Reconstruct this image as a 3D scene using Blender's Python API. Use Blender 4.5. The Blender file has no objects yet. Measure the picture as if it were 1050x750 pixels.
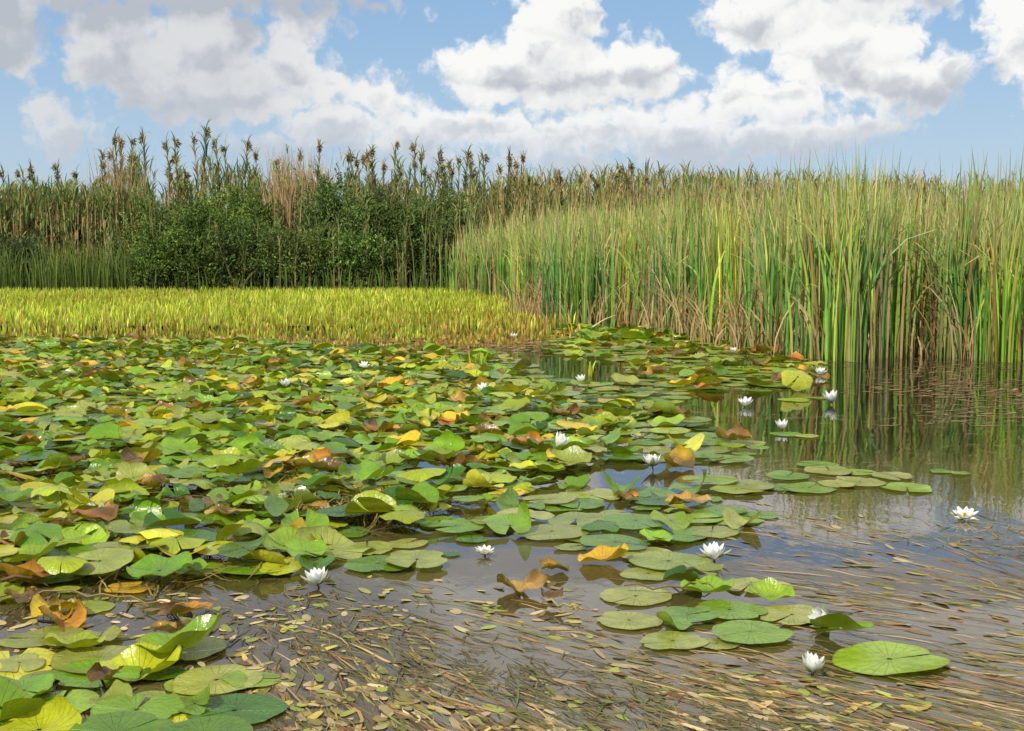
import bpy, math, random
import numpy as np
from mathutils import Vector, Matrix, Euler
random.seed(7); RNG = np.random.default_rng(7)
R = math.radians
scene = bpy.context.scene
COL = scene.collection

# ------------------------------------------------------------------ camera
H, F, HY = 1.14, 1300.0, 258.0          # eye height (m), focal length and horizon row of the photograph (px)
PITCH = math.atan((375 - HY) / F)
cam_d = bpy.data.cameras.new("camera"); cam = bpy.data.objects.new("camera", cam_d); COL.objects.link(cam)
cam.location = (0, 0, H); cam.rotation_euler = (math.pi / 2 - PITCH, 0, 0)
cam_d.sensor_width = 36; cam_d.lens = 36 * F / 1050; cam_d.clip_start = 0.05; cam_d.clip_end = 3000
scene.camera = cam
CP, SP = math.cos(PITCH), math.sin(PITCH)

def G(x, y, z=0.0):
    """ground point (height z) seen at photo pixel x, y"""
    dx, dz0 = (x - 525), (375 - y)
    d = np.array([dx, F * CP + dz0 * SP, -F * SP + dz0 * CP])
    t = (z - H) / d[2]
    return np.array([d[0] * t, d[1] * t, z])

def at_depth(x, Y, y=None):
    """point at world depth Y seen in column x; height from row y"""
    if y is None: return (x - 525) / F * Y / CP
    dz0 = 375 - y
    d = np.array([x - 525, F * CP + dz0 * SP, -F * SP + dz0 * CP]); t = Y / d[1]
    return np.array([d[0] * t, Y, H + d[2] * t])

def proj(P):
    P = np.atleast_2d(P); v = P - np.array([0, 0, H])
    f = v[:, 1] * CP - v[:, 2] * SP; u = v[:, 1] * SP + v[:, 2] * CP
    return 525 + F * v[:, 0] / f, 375 - F * u / f, f

def inpoly(px, py, poly):
    px, py = np.asarray(px), np.asarray(py); ins = np.zeros(px.shape, bool); n = len(poly)
    for i in range(n):
        x1, y1 = poly[i]; x2, y2 = poly[(i + 1) % n]
        if y1 == y2: continue
        c = ((y1 > py) != (y2 > py)) & (px < (x2 - x1) * (py - y1) / (y2 - y1) + x1)
        ins ^= c
    return ins

# ------------------------------------------------------------------ materials
def lin(r, g, b):
    f = lambda c: (c / 255 / 12.92) if c / 255 <= 0.04045 else ((c / 255 + 0.055) / 1.055) ** 2.4
    return np.array([f(r), f(g), f(b)])

class NT:
    def __init__(s, tree): s.t = tree; s.n = tree.nodes; s.l = tree.links
    def add(s, typ, **kw):
        n = s.n.new(typ)
        for k, v in kw.items():
            if k.startswith('i_'):
                key = k[2:]; key = int(key) if key.isdigit() else key
                s.set(n, key, v)
            else: setattr(n, k, v)
        return n
    def set(s, n, key, v):
        if isinstance(v, bpy.types.NodeSocket): s.l.new(v, n.inputs[key])
        else: n.inputs[key].default_value = v
    def math(s, op, a, b=None, c=None, clamp=False):
        n = s.n.new('ShaderNodeMath'); n.operation = op; n.use_clamp = clamp
        for i, v in enumerate((a, b, c)):
            if v is not None: s.set(n, i, v)
        return n.outputs[0]
    def vm(s, op, a, b=None, c=None, out=0):
        n = s.n.new('ShaderNodeVectorMath'); n.operation = op
        for i, v in enumerate((a, b, c)):
            if v is not None: s.set(n, i, v)
        return n.outputs[out]
    def mix(s, f, a, b, blend='MIX'):
        n = s.n.new('ShaderNodeMix'); n.data_type = 'RGBA'; n.blend_type = blend
        s.set(n, 0, f); s.set(n, 6, a); s.set(n, 7, b); return n.outputs[2]
    def ramp(s, f, stops):
        n = s.n.new('ShaderNodeMapRange'); n.interpolation_type = 'SMOOTHSTEP'
        s.set(n, 0, f); n.inputs[1].default_value = stops[0]; n.inputs[2].default_value = stops[1]
        n.inputs[3].default_value = stops[2] if len(stops) > 2 else 0; n.inputs[4].default_value = stops[3] if len(stops) > 3 else 1
        return n.outputs[0]
    def noise(s, vec, scale, detail=3, rough=.5, col=False, dim='3D'):
        n = s.n.new('ShaderNodeTexNoise'); n.noise_dimensions = dim; s.set(n, 'Vector', vec); s.set(n, 'Scale', scale); s.set(n, 'Detail', detail); s.set(n, 'Roughness', rough)
        return n.outputs[1 if col else 0]

def rgba(c, a=1): return (float(c[0]), float(c[1]), float(c[2]), a)

def new_mat(name):
    m = bpy.data.materials.new(name); m.use_nodes = True; m.node_tree.nodes.clear(); return m, NT(m.node_tree)

def foliage_mat(name, rough=.5, trans=.3, spec=.35, nscale=6.0, namt=.35, back=None):
    m, t = new_mat(name)
    col = t.add('ShaderNodeAttribute', attribute_name='tint').outputs[0]
    geo = t.add('ShaderNodeNewGeometry')
    nz = t.noise(geo.outputs['Position'], nscale, 3, .6)
    k = t.math('MULTIPLY_ADD', nz, 2 * namt, 1 - namt)
    c = t.vm('SCALE', col); t.set(c.node, 3, k)
    if back is not None: c = t.mix(geo.outputs['Backfacing'], c, t.mix(.6, c, rgba(back)))
    p = t.add('ShaderNodeBsdfPrincipled'); t.set(p, 'Base Color', c); t.set(p, 'Roughness', rough); t.set(p, 'Specular IOR Level', spec)
    out = t.add('ShaderNodeOutputMaterial')
    if trans > 0:
        tr = t.add('ShaderNodeBsdfTranslucent'); t.set(tr, 'Color', t.mix(.5, c, t.mix(1, c, (1.15, 1.15, .6, 1), 'MULTIPLY')))
        mx = t.add('ShaderNodeMixShader'); t.set(mx, 0, trans); t.l.new(p.outputs[0], mx.inputs[1]); t.l.new(tr.outputs[0], mx.inputs[2])
        t.l.new(mx.outputs[0], out.inputs[0])
    else: t.l.new(p.outputs[0], out.inputs[0])
    return m

def pad_mat():
    m, t = new_mat('lily_pad_leaf')
    col = t.add('ShaderNodeAttribute', attribute_name='tint').outputs[0]
    pc = t.add('ShaderNodeAttribute', attribute_name='leafpos').outputs[1]      # x radius, y angle, z random
    sx = t.add('ShaderNodeSeparateXYZ'); t.set(sx, 0, pc)
    r, a, rnd = sx.outputs
    geo = t.add('ShaderNodeNewGeometry'); pos = geo.outputs['Position']
    # veins: forked lines fanning from the leaf base
    f1 = t.math('PINGPONG', t.math('MULTIPLY_ADD', t.noise(pos, 9, 2), .10, a), .115)
    f1 = t.math('MULTIPLY', f1, t.math('ADD', r, .15))
    vein = t.ramp(f1, (.0, .016, 1, 0))
    n1 = t.noise(pos, 14, 4, .6); n2 = t.noise(pos, 70, 3, .6); n3 = t.noise(pos, 3.5, 2)
    k = t.math('ADD', t.math('MULTIPLY_ADD', n1, .85, .32), t.math('MULTIPLY', n2, .45))
    c = t.vm('SCALE', col); t.set(c.node, 3, k)
    c = t.mix(t.math('MULTIPLY', vein, .20), c, t.mix(.6, c, rgba(lin(190, 196, 100))))
    # yellowed and browned blotches, more toward the rim
    e = t.math('ADD', t.math('MULTIPLY', r, .32), t.math('ADD', t.math('MULTIPLY', n1, .7), t.math('MULTIPLY', rnd, .28)))
    c = t.mix(t.ramp(e, (.96, 1.14, 0, .8)), c, rgba(lin(168, 160, 40)))
    e2 = t.math('ADD', t.math('MULTIPLY', r, .30), t.math('ADD', t.math('MULTIPLY', n3, .4), t.math('ADD', t.math('MULTIPLY', n2, .5), t.math('MULTIPLY', rnd, .20))))
    c = t.mix(t.ramp(e2, (1.0, 1.09, 0, .85)), c, rgba(lin(110, 72, 34)))
    rim = t.ramp(r, (.955, .985))
    c = t.mix(t.math('MULTIPLY', rim, .45), c, rgba(lin(120, 112, 40)))
    c = t.mix(t.math('MULTIPLY', geo.outputs['Backfacing'], .5), c, rgba(lin(120, 118, 40)))
    p = t.add('ShaderNodeBsdfPrincipled'); t.set(p, 'Base Color', c)
    t.set(p, 'Roughness', t.math('MULTIPLY_ADD', n1, .30, .10)); t.set(p, 'Specular IOR Level', .5); t.set(p, 'Coat Weight', .30); t.set(p, 'Coat Roughness', .16)
    b = t.add('ShaderNodeBump'); t.set(b, 'Strength', .8); t.set(b, 'Distance', .009)
    t.set(b, 'Height', t.math('SUBTRACT', t.math('ADD', t.math('MULTIPLY', n1, 1.6), t.math('MULTIPLY', n2, .35)), t.math('MULTIPLY', vein, .25))); t.l.new(b.outputs[0], p.inputs['Normal'])
    tr = t.add('ShaderNodeBsdfTranslucent'); t.set(tr, 'Color', t.mix(1, c, (1.3, 1.3, .4, 1), 'MULTIPLY'))
    mx = t.add('ShaderNodeMixShader'); t.set(mx, 0, .28); t.l.new(p.outputs[0], mx.inputs[1]); t.l.new(tr.outputs[0], mx.inputs[2])
    out = t.add('ShaderNodeOutputMaterial'); t.l.new(mx.outputs[0], out.inputs[0])
    return m

def petal_mat():
    m, t = new_mat('white_petal')
    col = t.add('ShaderNodeAttribute', attribute_name='tint').outputs[0]
    p = t.add('ShaderNodeBsdfPrincipled'); t.set(p, 'Base Color', col); t.set(p, 'Roughness', .55); t.set(p, 'Specular IOR Level', .2)
    tr = t.add('ShaderNodeBsdfTranslucent'); t.set(tr, 'Color', col)
    mx = t.add('ShaderNodeMixShader'); t.set(mx, 0, .35); t.l.new(p.outputs[0], mx.inputs[1]); t.l.new(tr.outputs[0], mx.inputs[2])
    out = t.add('ShaderNodeOutputMaterial'); t.l.new(mx.outputs[0], out.inputs[0])
    return m

def water_mat():
    m, t = new_mat('pond_water')
    geo = t.add('ShaderNodeNewGeometry'); pos = geo.outputs['Position']
    st = t.vm('MULTIPLY', pos, (1.0, .55, 1.0))
    nA = t.noise(st, 2.2, 3, .55); nB = t.noise(st, 16, 3, .6)
    b = t.add('ShaderNodeBump'); t.set(b, 'Strength', .22); t.set(b, 'Distance', .02)
    t.set(b, 'Height', t.math('ADD', t.math('MULTIPLY', nA, .6), t.math('MULTIPLY', nB, .07)))
    fr = t.add('ShaderNodeFresnel'); t.set(fr, 'IOR', 1.72); t.l.new(b.outputs[0], fr.inputs['Normal'])
    tp = t.add('ShaderNodeBsdfTransparent'); t.set(tp, 'Color', (.90, .87, .76, 1))
    df = t.add('ShaderNodeBsdfDiffuse')
    t.set(df, 'Color', t.mix(t.ramp(t.noise(pos, .8, 3), (.35, .65)), rgba(lin(116, 102, 64)), rgba(lin(156, 140, 96))))
    mx = t.add('ShaderNodeMixShader'); sy = t.add('ShaderNodeSeparateXYZ'); t.set(sy, 0, pos); t.set(mx, 0, t.ramp(sy.outputs[1], (4.5, 8, .24, .06))); t.l.new(tp.outputs[0], mx.inputs[1]); t.l.new(df.outputs[0], mx.inputs[2])
    gl = t.add('ShaderNodeBsdfGlossy'); t.set(gl, 'Color', (.95, .96, 1, 1)); t.set(gl, 'Roughness', .012); t.l.new(b.outputs[0], gl.inputs['Normal'])
    m2 = t.add('ShaderNodeMixShader'); t.l.new(fr.outputs[0], m2.inputs[0]); t.l.new(mx.outputs[0], m2.inputs[1]); t.l.new(gl.outputs[0], m2.inputs[2])
    out = t.add('ShaderNodeOutputMaterial'); t.l.new(m2.outputs[0], out.inputs[0])
    return m

def earth_mat(name, c1, c2, scale):
    m, t = new_mat(name)
    geo = t.add('ShaderNodeNewGeometry'); pos = geo.outputs['Position']
    n1 = t.noise(pos, scale, 6, .65); n2 = t.noise(pos, scale * 9, 3, .6)
    c = t.mix(t.ramp(t.math('MULTIPLY_ADD', n2, .3, t.math('MULTIPLY', n1, .8)), (.4, .7)), rgba(c1), rgba(c2))
    p = t.add('ShaderNodeBsdfPrincipled'); t.set(p, 'Base Color', c); t.set(p, 'Roughness', .9); t.set(p, 'Specular IOR Level', .1)
    b = t.add('ShaderNodeBump'); t.set(b, 'Strength', .6); t.set(b, 'Distance', .05); t.set(b, 'Height', n1); t.l.new(b.outputs[0], p.inputs['Normal'])
    out = t.add('ShaderNodeOutputMaterial'); t.l.new(p.outputs[0], out.inputs[0])
    return m

M_PAD = pad_mat(); M_PETAL = petal_mat(); M_WATER = water_mat()
M_REED = foliage_mat('reed_leaf', .5, .25, .3, 8, .25)
M_BUSH = foliage_mat('bush_leaf', .65, .25, .15, 3, .35)
M_SOLDIER = foliage_mat('water_soldier_leaf', .45, .3, .35, 1.2, .28)
M_WEED = foliage_mat('weed_leaf', .55, 0, .3, 25, .35)
M_BARK = foliage_mat('bark', .85, 0, .1, 12, .3)
M_MUD = earth_mat('pond_mud', lin(58, 52, 38), lin(98, 86, 60), 1.5)
M_SOIL = earth_mat('marsh_soil', lin(52, 56, 28), lin(84, 84, 44), .6)

# ------------------------------------------------------------------ mesh helpers
def build_mesh(name, V, Q, C, mat, pos=None, smooth=True):
    """V (n,3), Q (m,4) quads, C (n,3) vertex colours, pos (n,3) leaf coordinates"""
    me = bpy.data.meshes.new(name); V = np.asarray(V, np.float32); Q = np.asarray(Q, np.int32)
    me.vertices.add(len(V)); me.vertices.foreach_set('co', V.ravel())
    me.loops.add(Q.size); me.loops.foreach_set('vertex_index', Q.ravel())
    me.polygons.add(len(Q)); me.polygons.foreach_set('loop_start', np.arange(0, Q.size, 4, dtype=np.int32))
    me.polygons.foreach_set('loop_total', np.full(len(Q), 4, np.int32))
    me.polygons.foreach_set('use_smooth', np.full(len(Q), smooth, bool))
    me.update(calc_edges=True); me.validate()
    a = me.attributes.new('tint', 'FLOAT_COLOR', 'POINT')
    C = np.clip(np.asarray(C, np.float32), 0, 1); a.data.foreach_set('color', np.concatenate([C, np.ones((len(C), 1), np.float32)], 1).ravel())
    if pos is not None:
        b = me.attributes.new('leafpos', 'FLOAT_VECTOR', 'POINT'); b.data.foreach_set('vector', np.asarray(pos, np.float32).ravel())
    me.materials.append(mat); return me

class Soup:
    def __init__(s): s.V = []; s.Q = []; s.C = []; s.P = []; s.n = 0
    def add(s, V, Q, C, P=None):
        s.V.append(V); s.Q.append(np.asarray(Q) + s.n); s.C.append(C); s.n += len(V)
        if P is not None: s.P.append(P)
    def mesh(s, name, mat, smooth=True):
        return build_mesh(name, np.concatenate(s.V), np.concatenate(s.Q), np.concatenate(s.C), mat, np.concatenate(s.P) if s.P else None, smooth)

def obj(name, me, parent=None, loc=None, **props):
    o = bpy.data.objects.new(name, me); COL.objects.link(o)
    if parent is not None: o.parent = parent
    if loc is not None: o.location = [float(c) for c in loc]
    for k, v in props.items():
        if v is not None: o[k] = v
    return o

def U(a, b, n=None): return RNG.uniform(a, b, n)

def ribbons(P0, L, W, face, lean_az, lean, droop, cb, ct, S=5, taper=1.0, mid=None):
    """upright blades: all arguments arrays over N blades"""
    N = len(P0); t = np.linspace(0, 1, S + 1)[None, :]
    L = np.broadcast_to(L, N)[:, None]; W = np.broadcast_to(W, N)[:, None]; lean = np.broadcast_to(lean, N)[:, None]; droop = np.broadcast_to(droop, N)[:, None]
    ang = lean * t + droop * t ** 2.5            # bend angle from the vertical, growing to the tip
    dl = L / S
    hor = np.concatenate([np.zeros((N, 1)), np.cumsum(np.sin((ang[:, 1:] + ang[:, :-1]) / 2) * dl, 1)], 1)
    ver = np.concatenate([np.zeros((N, 1)), np.cumsum(np.cos((ang[:, 1:] + ang[:, :-1]) / 2) * dl, 1)], 1)
    la = np.broadcast_to(lean_az, N)[:, None]; fa = np.broadcast_to(face, N)[:, None]
    cx = P0[:, 0:1] + hor * np.cos(la); cy = P0[:, 1:2] + hor * np.sin(la); cz = P0[:, 2:3] + ver
    w = W * .5 * np.clip((1 - t ** 3.2) ** taper, .05, 1) * np.clip(.55 + 2 * t, 0, 1)
    V = np.stack([np.stack([cx - w * np.cos(fa), cy - w * np.sin(fa), cz], -1), np.stack([cx + w * np.cos(fa), cy + w * np.sin(fa), cz], -1)], 2)  # N,S+1,2,3
    cb = np.broadcast_to(cb, (N, 3))[:, None, :]; ct = np.broadcast_to(ct, (N, 3))[:, None, :]
    tt = t[..., None] if mid is None else np.clip((t[..., None] - mid) / (1 - mid), 0, 1)
    C = cb * (1 - tt) + ct * tt; C = np.repeat(C[:, :, None, :], 2, 2)
    i = np.arange(S); base = (np.arange(N) * (S + 1) * 2)[:, None]
    q = np.stack([base + 2 * i, base + 2 * i + 1, base + 2 * i + 3, base + 2 * i + 2], -1)
    return V.reshape(-1, 3), q.reshape(-1, 4), C.reshape(-1, 3)

def flat_ribbons(P0, ang, L, W, curve, c, S=6, zw=.004):
    """blades lying on or in the water"""
    N = len(P0); t = np.linspace(-.5, .5, S + 1)[None, :]
    L = np.broadcast_to(L, N)[:, None]; W = np.broadcast_to(W, N)[:, None]; curve = np.broadcast_to(curve, N)[:, None]; a = np.broadcast_to(ang, N)[:, None]
    aa = a + curve * t * 2 + .25 * curve * np.sin(t * 9 + a * 50)
    dx = np.cos(aa) * L / S; dy = np.sin(aa) * L / S
    cx = P0[:, 0:1] + np.cumsum(dx, 1) - dx.sum(1, keepdims=True) / 2; cy = P0[:, 1:2] + np.cumsum(dy, 1) - dy.sum(1, keepdims=True) / 2
    cz = P0[:, 2:3] + zw * np.sin(t * 7 + P0[:, 0:1] * 40)
    w = W * .5 * np.clip(1 - (2 * np.abs(t)) ** 3, .1, 1)
    V = np.stack([np.stack([cx + w * np.sin(aa), cy - w * np.cos(aa), cz], -1), np.stack([cx - w * np.sin(aa), cy + w * np.cos(aa), cz + .0007], -1)], 2)
    C = np.repeat(np.broadcast_to(c, (N, 3))[:, None, :], (S + 1) * 2, 1)
    i = np.arange(S); base = (np.arange(N) * (S + 1) * 2)[:, None]
    q = np.stack([base + 2 * i, base + 2 * i + 1, base + 2 * i + 3, base + 2 * i + 2], -1)
    return V.reshape(-1, 3), q.reshape(-1, 4), C.reshape(-1, 3)

def leaf_quads(P, A, B, C):
    """diamond leaves: centre P, half-axes A (long) and B"""
    N = len(P); V = np.stack([P - A, P + B - .1 * A, P + A, P - B - .1 * A], 1).reshape(-1, 3)
    q = np.arange(N * 4).reshape(-1, 4); return V, q, np.repeat(np.broadcast_to(C, (N, 3)), 4, 0)

def ovals(P, ang, L, W, C, tilt=.08):
    """small oval leaves lying flat, 8-gon as 3 quads"""
    N = len(P); th = np.array([0, .7, 1.57, 2.44, 3.14, 3.84, 4.71, 5.58])
    ex = np.cos(th)[None] * L[:, None]; ey = np.sin(th)[None] * W[:, None]
    tl = RNG.normal(0, tilt, (N, 2))
    ca, sa = np.cos(ang)[:, None], np.sin(ang)[:, None]
    x = P[:, 0:1] + ex * ca - ey * sa; y = P[:, 1:2] + ex * sa + ey * ca; z = P[:, 2:3] + ex * tl[:, :1] + ey * tl[:, 1:]
    V = np.stack([x, y, z], -1).reshape(-1, 3); b = (np.arange(N) * 8)[:, None, None]
    q = (b + np.array([[0, 1, 7, 7], [1, 2, 6, 7], [2, 3, 5, 6], [3, 4, 5, 5]])[None]).reshape(-1, 4)
    # avoid degenerate quads: use 3 quads
    q = (b + np.array([[0, 1, 6, 7], [1, 2, 5, 6], [2, 3, 4, 5]])[None]).reshape(-1, 4)
    return V, q, np.repeat(C, 8, 0)

def pal(cols, probs, n, jitter=.12):
    cols = np.array([lin(*c) for c in cols]); p = np.array(probs, float); p /= p.sum()
    c = cols[RNG.choice(len(cols), n, p=p)]
    c2 = cols[RNG.choice(len(cols), n, p=p)]
    k = U(0, .35, n)[:, None]
    return (c * (1 - k) + c2 * k) * np.exp(RNG.normal(0, jitter, (n, 1)))

def tube(path, rad, col, sides=6):
    path = np.asarray(path, float); n = len(path); V = []; C = []
    for i in range(n):
        d = path[min(i + 1, n - 1)] - path[max(i - 1, 0)]; d /= np.linalg.norm(d) + 1e-9
        a = np.cross(d, [0.31, .9, .2]); a /= np.linalg.norm(a); b = np.cross(d, a)
        for k in range(sides):
            th = 2 * math.pi * k / sides; V.append(path[i] + (a * math.cos(th) + b * math.sin(th)) * rad[i]); C.append(col)
    q = [[i * sides + k, i * sides + (k + 1) % sides, (i + 1) * sides + (k + 1) % sides, (i + 1) * sides + k] for i in range(n - 1) for k in range(sides)]
    return np.array(V), np.array(q), np.array(C)

# ------------------------------------------------------------------ setting
def sheet(name, x0, x1, y0, y1, z, mat):
    me = bpy.data.meshes.new(name); me.from_pydata([(x0, y0, z), (x1, y0, z), (x1, y1, z), (x0, y1, z)], [], [(0, 1, 2, 3)]); me.materials.append(mat)
    return obj(name, me, kind='structure')
sheet('pond_bed', -1500, 1500, -60, 2500, -.45, M_MUD)
sheet('pond_water', -60, 60, -20, 38.5, 0, M_WATER)
sheet('marsh_ground', -1400, 1400, 38, 2400, .03, M_SOIL)

# ------------------------------------------------------------------ lily pads
def pad_geometry(kind, rad, colr, seed, rings=6, segs=30):
    """one lily pad: rings x segs sheet with a V notch, waved rim and a curl; returns local V, Q, C, leafpos"""
    r = random.Random(seed)
    rr = np.linspace(.03, 1, rings + 1) ** .85; notch = r.choice([.02, .03, .05, .08, .13, .22])
    th = np.linspace(notch, 2 * math.pi - notch, segs + 1)
    Rr, Th = np.meshgrid(rr, th, indexing='ij')
    edge = 1 + r.uniform(.02, .06) * np.sin(3 * Th + r.uniform(0, 6)) + .025 * np.sin(7 * Th + r.uniform(0, 6)) + .012 * np.sin(13 * Th + r.uniform(0, 6))
    # rounded lobes beside the notch
    dn = np.minimum(Th - notch, 2 * math.pi - notch - Th); edge = edge * (1 - .10 * np.exp(-(dn / .16) ** 2) * Rr)
    for _b in range(r.choice([0, 1, 1, 2])):   # nibbled bites
        a0 = r.uniform(1, 5.2); edge = edge * (1 - r.uniform(.08, .25) * np.exp(-((Th - a0) / r.uniform(.08, .2)) ** 2) * Rr ** 4)
    el = r.uniform(.80, .95)
    X = Rr * edge * np.cos(Th); Y = Rr * edge * np.sin(Th) * el
    Z = .012 * np.sin(2.2 * X + r.uniform(0, 6)) * np.sin(2.5 * Y + r.uniform(0, 6)) + .02 * Rr ** 3 * np.sin(4 * Th + r.uniform(0, 6)) * r.uniform(.2, 1)
    c, s = None, None
    ax = r.uniform(0, 6.28); P = X * math.cos(ax) + Y * math.sin(ax); Qq = -X * math.sin(ax) + Y * math.cos(ax)
    if kind == 'flat':
        if r.random() < .4: Z = Z + r.uniform(.08, .28) * np.clip(P - r.uniform(.35, .7), 0, 1) ** 1.5
    elif kind == 'cupped':
        Z = Z + r.uniform(.14, .36) * Rr ** 2.5 * (1 + .6 * np.sin(Th + ax)) + .10 * Rr ** 2 * np.sin(5 * Th + ax)
    elif kind == 'folded':      # folded upward along its midline like a taco
        k = r.uniform(.3, .85); A = np.abs(Qq); Z = Z + np.sin(k) * A ** 1.25 - .0; Qn = np.sign(Qq) * A * (1 - (1 - math.cos(k)) * np.clip(A * 1.4, 0, 1))
        X = P * math.cos(ax) - Qn * math.sin(ax); Y = P * math.sin(ax) + Qn * math.cos(ax)
    elif kind == 'domed':       # sides drooping from a raised midline
        A = np.abs(Qq); k = r.uniform(.35, .8); Z = Z + .50 * k * (1 - A ** 1.7) - .25 * k * P ** 2 + .05 * Rr ** 2 * np.sin(6 * Th)
        Qn = Qq * (1 - .35 * k * A); X = P * math.cos(ax) - Qn * math.sin(ax); Y = P * math.sin(ax) + Qn * math.cos(ax)
    elif kind == 'curled':      # one side rolled up and over
        b = np.clip(P - r.uniform(-.1, .35), 0, 2); k = r.uniform(1.6, 2.6); Pn = P - b + np.sin(b * k) / k; Z = Z + (1 - np.cos(b * k)) / k + .07 * Rr ** 2 * np.sin(4 * Th)
        X = Pn * math.cos(ax) - Qq * math.sin(ax); Y = Pn * math.sin(ax) + Qq * math.cos(ax)
    elif kind == 'withered':    # crumpled, rims rolled in
        for kx, amp in ((2.6, .16), (5.2, .10), (9.5, .06)):
            Z = Z + amp * np.sin(kx * X + r.uniform(0, 6)) * np.cos(kx * Y + r.uniform(0, 6))
        b = np.clip(np.abs(Qq) - .25, 0, 2); k = r.uniform(2.0, 3.4); Qn = np.sign(Qq) * (np.minimum(np.abs(Qq), .25) + np.sin(b * k) / k); Z = Z + (1 - np.cos(b * k)) / k * r.uniform(.6, 1)
        X = P * math.cos(ax) - Qn * math.sin(ax); Y = P * math.sin(ax) + Qn * math.cos(ax); Z = Z + .12
    V = np.stack([X, Y, Z], -1).reshape(-1, 3) * rad
    n = segs + 1; i, j = np.meshgrid(np.arange(rings), np.arange(segs), indexing='ij')
    q = np.stack([i * n + j, (i + 1) * n + j, (i + 1) * n + j + 1, i * n + j + 1], -1).reshape(-1, 4)
    base = np.array(colr); C = np.repeat(base[None], len(V), 0)
    if kind == 'withered':
        k = np.clip(.5 + .5 * np.sin(V[:, 0] / rad * 3 + ax) + .25 * np.sin(V[:, 1] / rad * 7), 0, 1)[:, None]
        C = C * k + lin(104, 76, 40) * (1 - k)
    return V, q, C, np.stack([Rr.ravel(), Th.ravel(), np.full(Rr.size, r.random())], -1)

GREENS = {'green': [(120, 164, 38), (104, 150, 34), (138, 174, 48), (96, 142, 34)], 'dark green': [(60, 110, 26), (44, 90, 26), (70, 118, 34)],
          'pale green': [(146, 162, 78), (132, 154, 64), (152, 164, 84)], 'yellow green': [(176, 190, 44), (156, 178, 36), (190, 194, 56), (146, 168, 34)],
          'yellow': [(208, 186, 44), (196, 170, 40), (214, 176, 50)], 'brown': [(138, 104, 50), (112, 84, 44), (160, 126, 60)], 'ochre': [(186, 152, 72), (196, 160, 84)],
          'orange': [(198, 142, 50), (190, 126, 44)]}
pads = []     # dicts: p (world), rad, kind, col, rot (euler), where

def add_pad(p, rad, kind, col, yaw=None, tilt=0, tilt_az=0, z=None, where='mat', px=None):
    c = lin(*random.choice(GREENS[col])) * np.array([1.14, 1.03, .85]) * math.exp(random.gauss(0, .14))
    pads.append(dict(p=np.array([p[0], p[1], .006 if z is None else z]), rad=rad, kind=kind, col=col, c=c, yaw=random.uniform(0, 6.28) if yaw is None else yaw,
                     tilt=tilt, taz=tilt_az, where=where, seed=random.randrange(10 ** 9)))

def pxpad(x, y, w, kind='flat', col='pale green', z=.006, tilt=0, taz=0, yaw=None, where='flat'):
    p = G(x, y, z); d = math.hypot(p[1], H); add_pad(p, w / 2 * d / F, kind, col, yaw, tilt, taz, z, where)

MAT = [(-260, 354), (0, 352), (230, 352), (380, 360), (470, 366), (520, 395), (590, 412), (660, 425), (650, 450), (610, 470), (560, 500), (530, 515), (450, 535),
       (435, 548), (340, 548), (330, 590), (230, 590), (170, 606), (60, 603), (0, 600), (-260, 610)]
FLAT = [(340, 360), (470, 362), (540, 372), (560, 392), (640, 396), (650, 372), (560, 362), (575, 338), (690, 340), (790, 362), (850, 378), (800, 402), (700, 402), (690, 424), (740, 440),
        (765, 455), (800, 470), (700, 482), (660, 475), (600, 480), (580, 492), (610, 500), (690, 505), (700, 492), (770, 500), (725, 520), (785, 535), (700, 560), (690, 595), (600, 585), (570, 555), (500, 545),
        (470, 548), (440, 560), (425, 588), (350, 590), (330, 560), (300, 500), (420, 420)]
BACKMAT = [(590, 334), (700, 336), (760, 350), (690, 352), (600, 350), (560, 344)]

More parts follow.
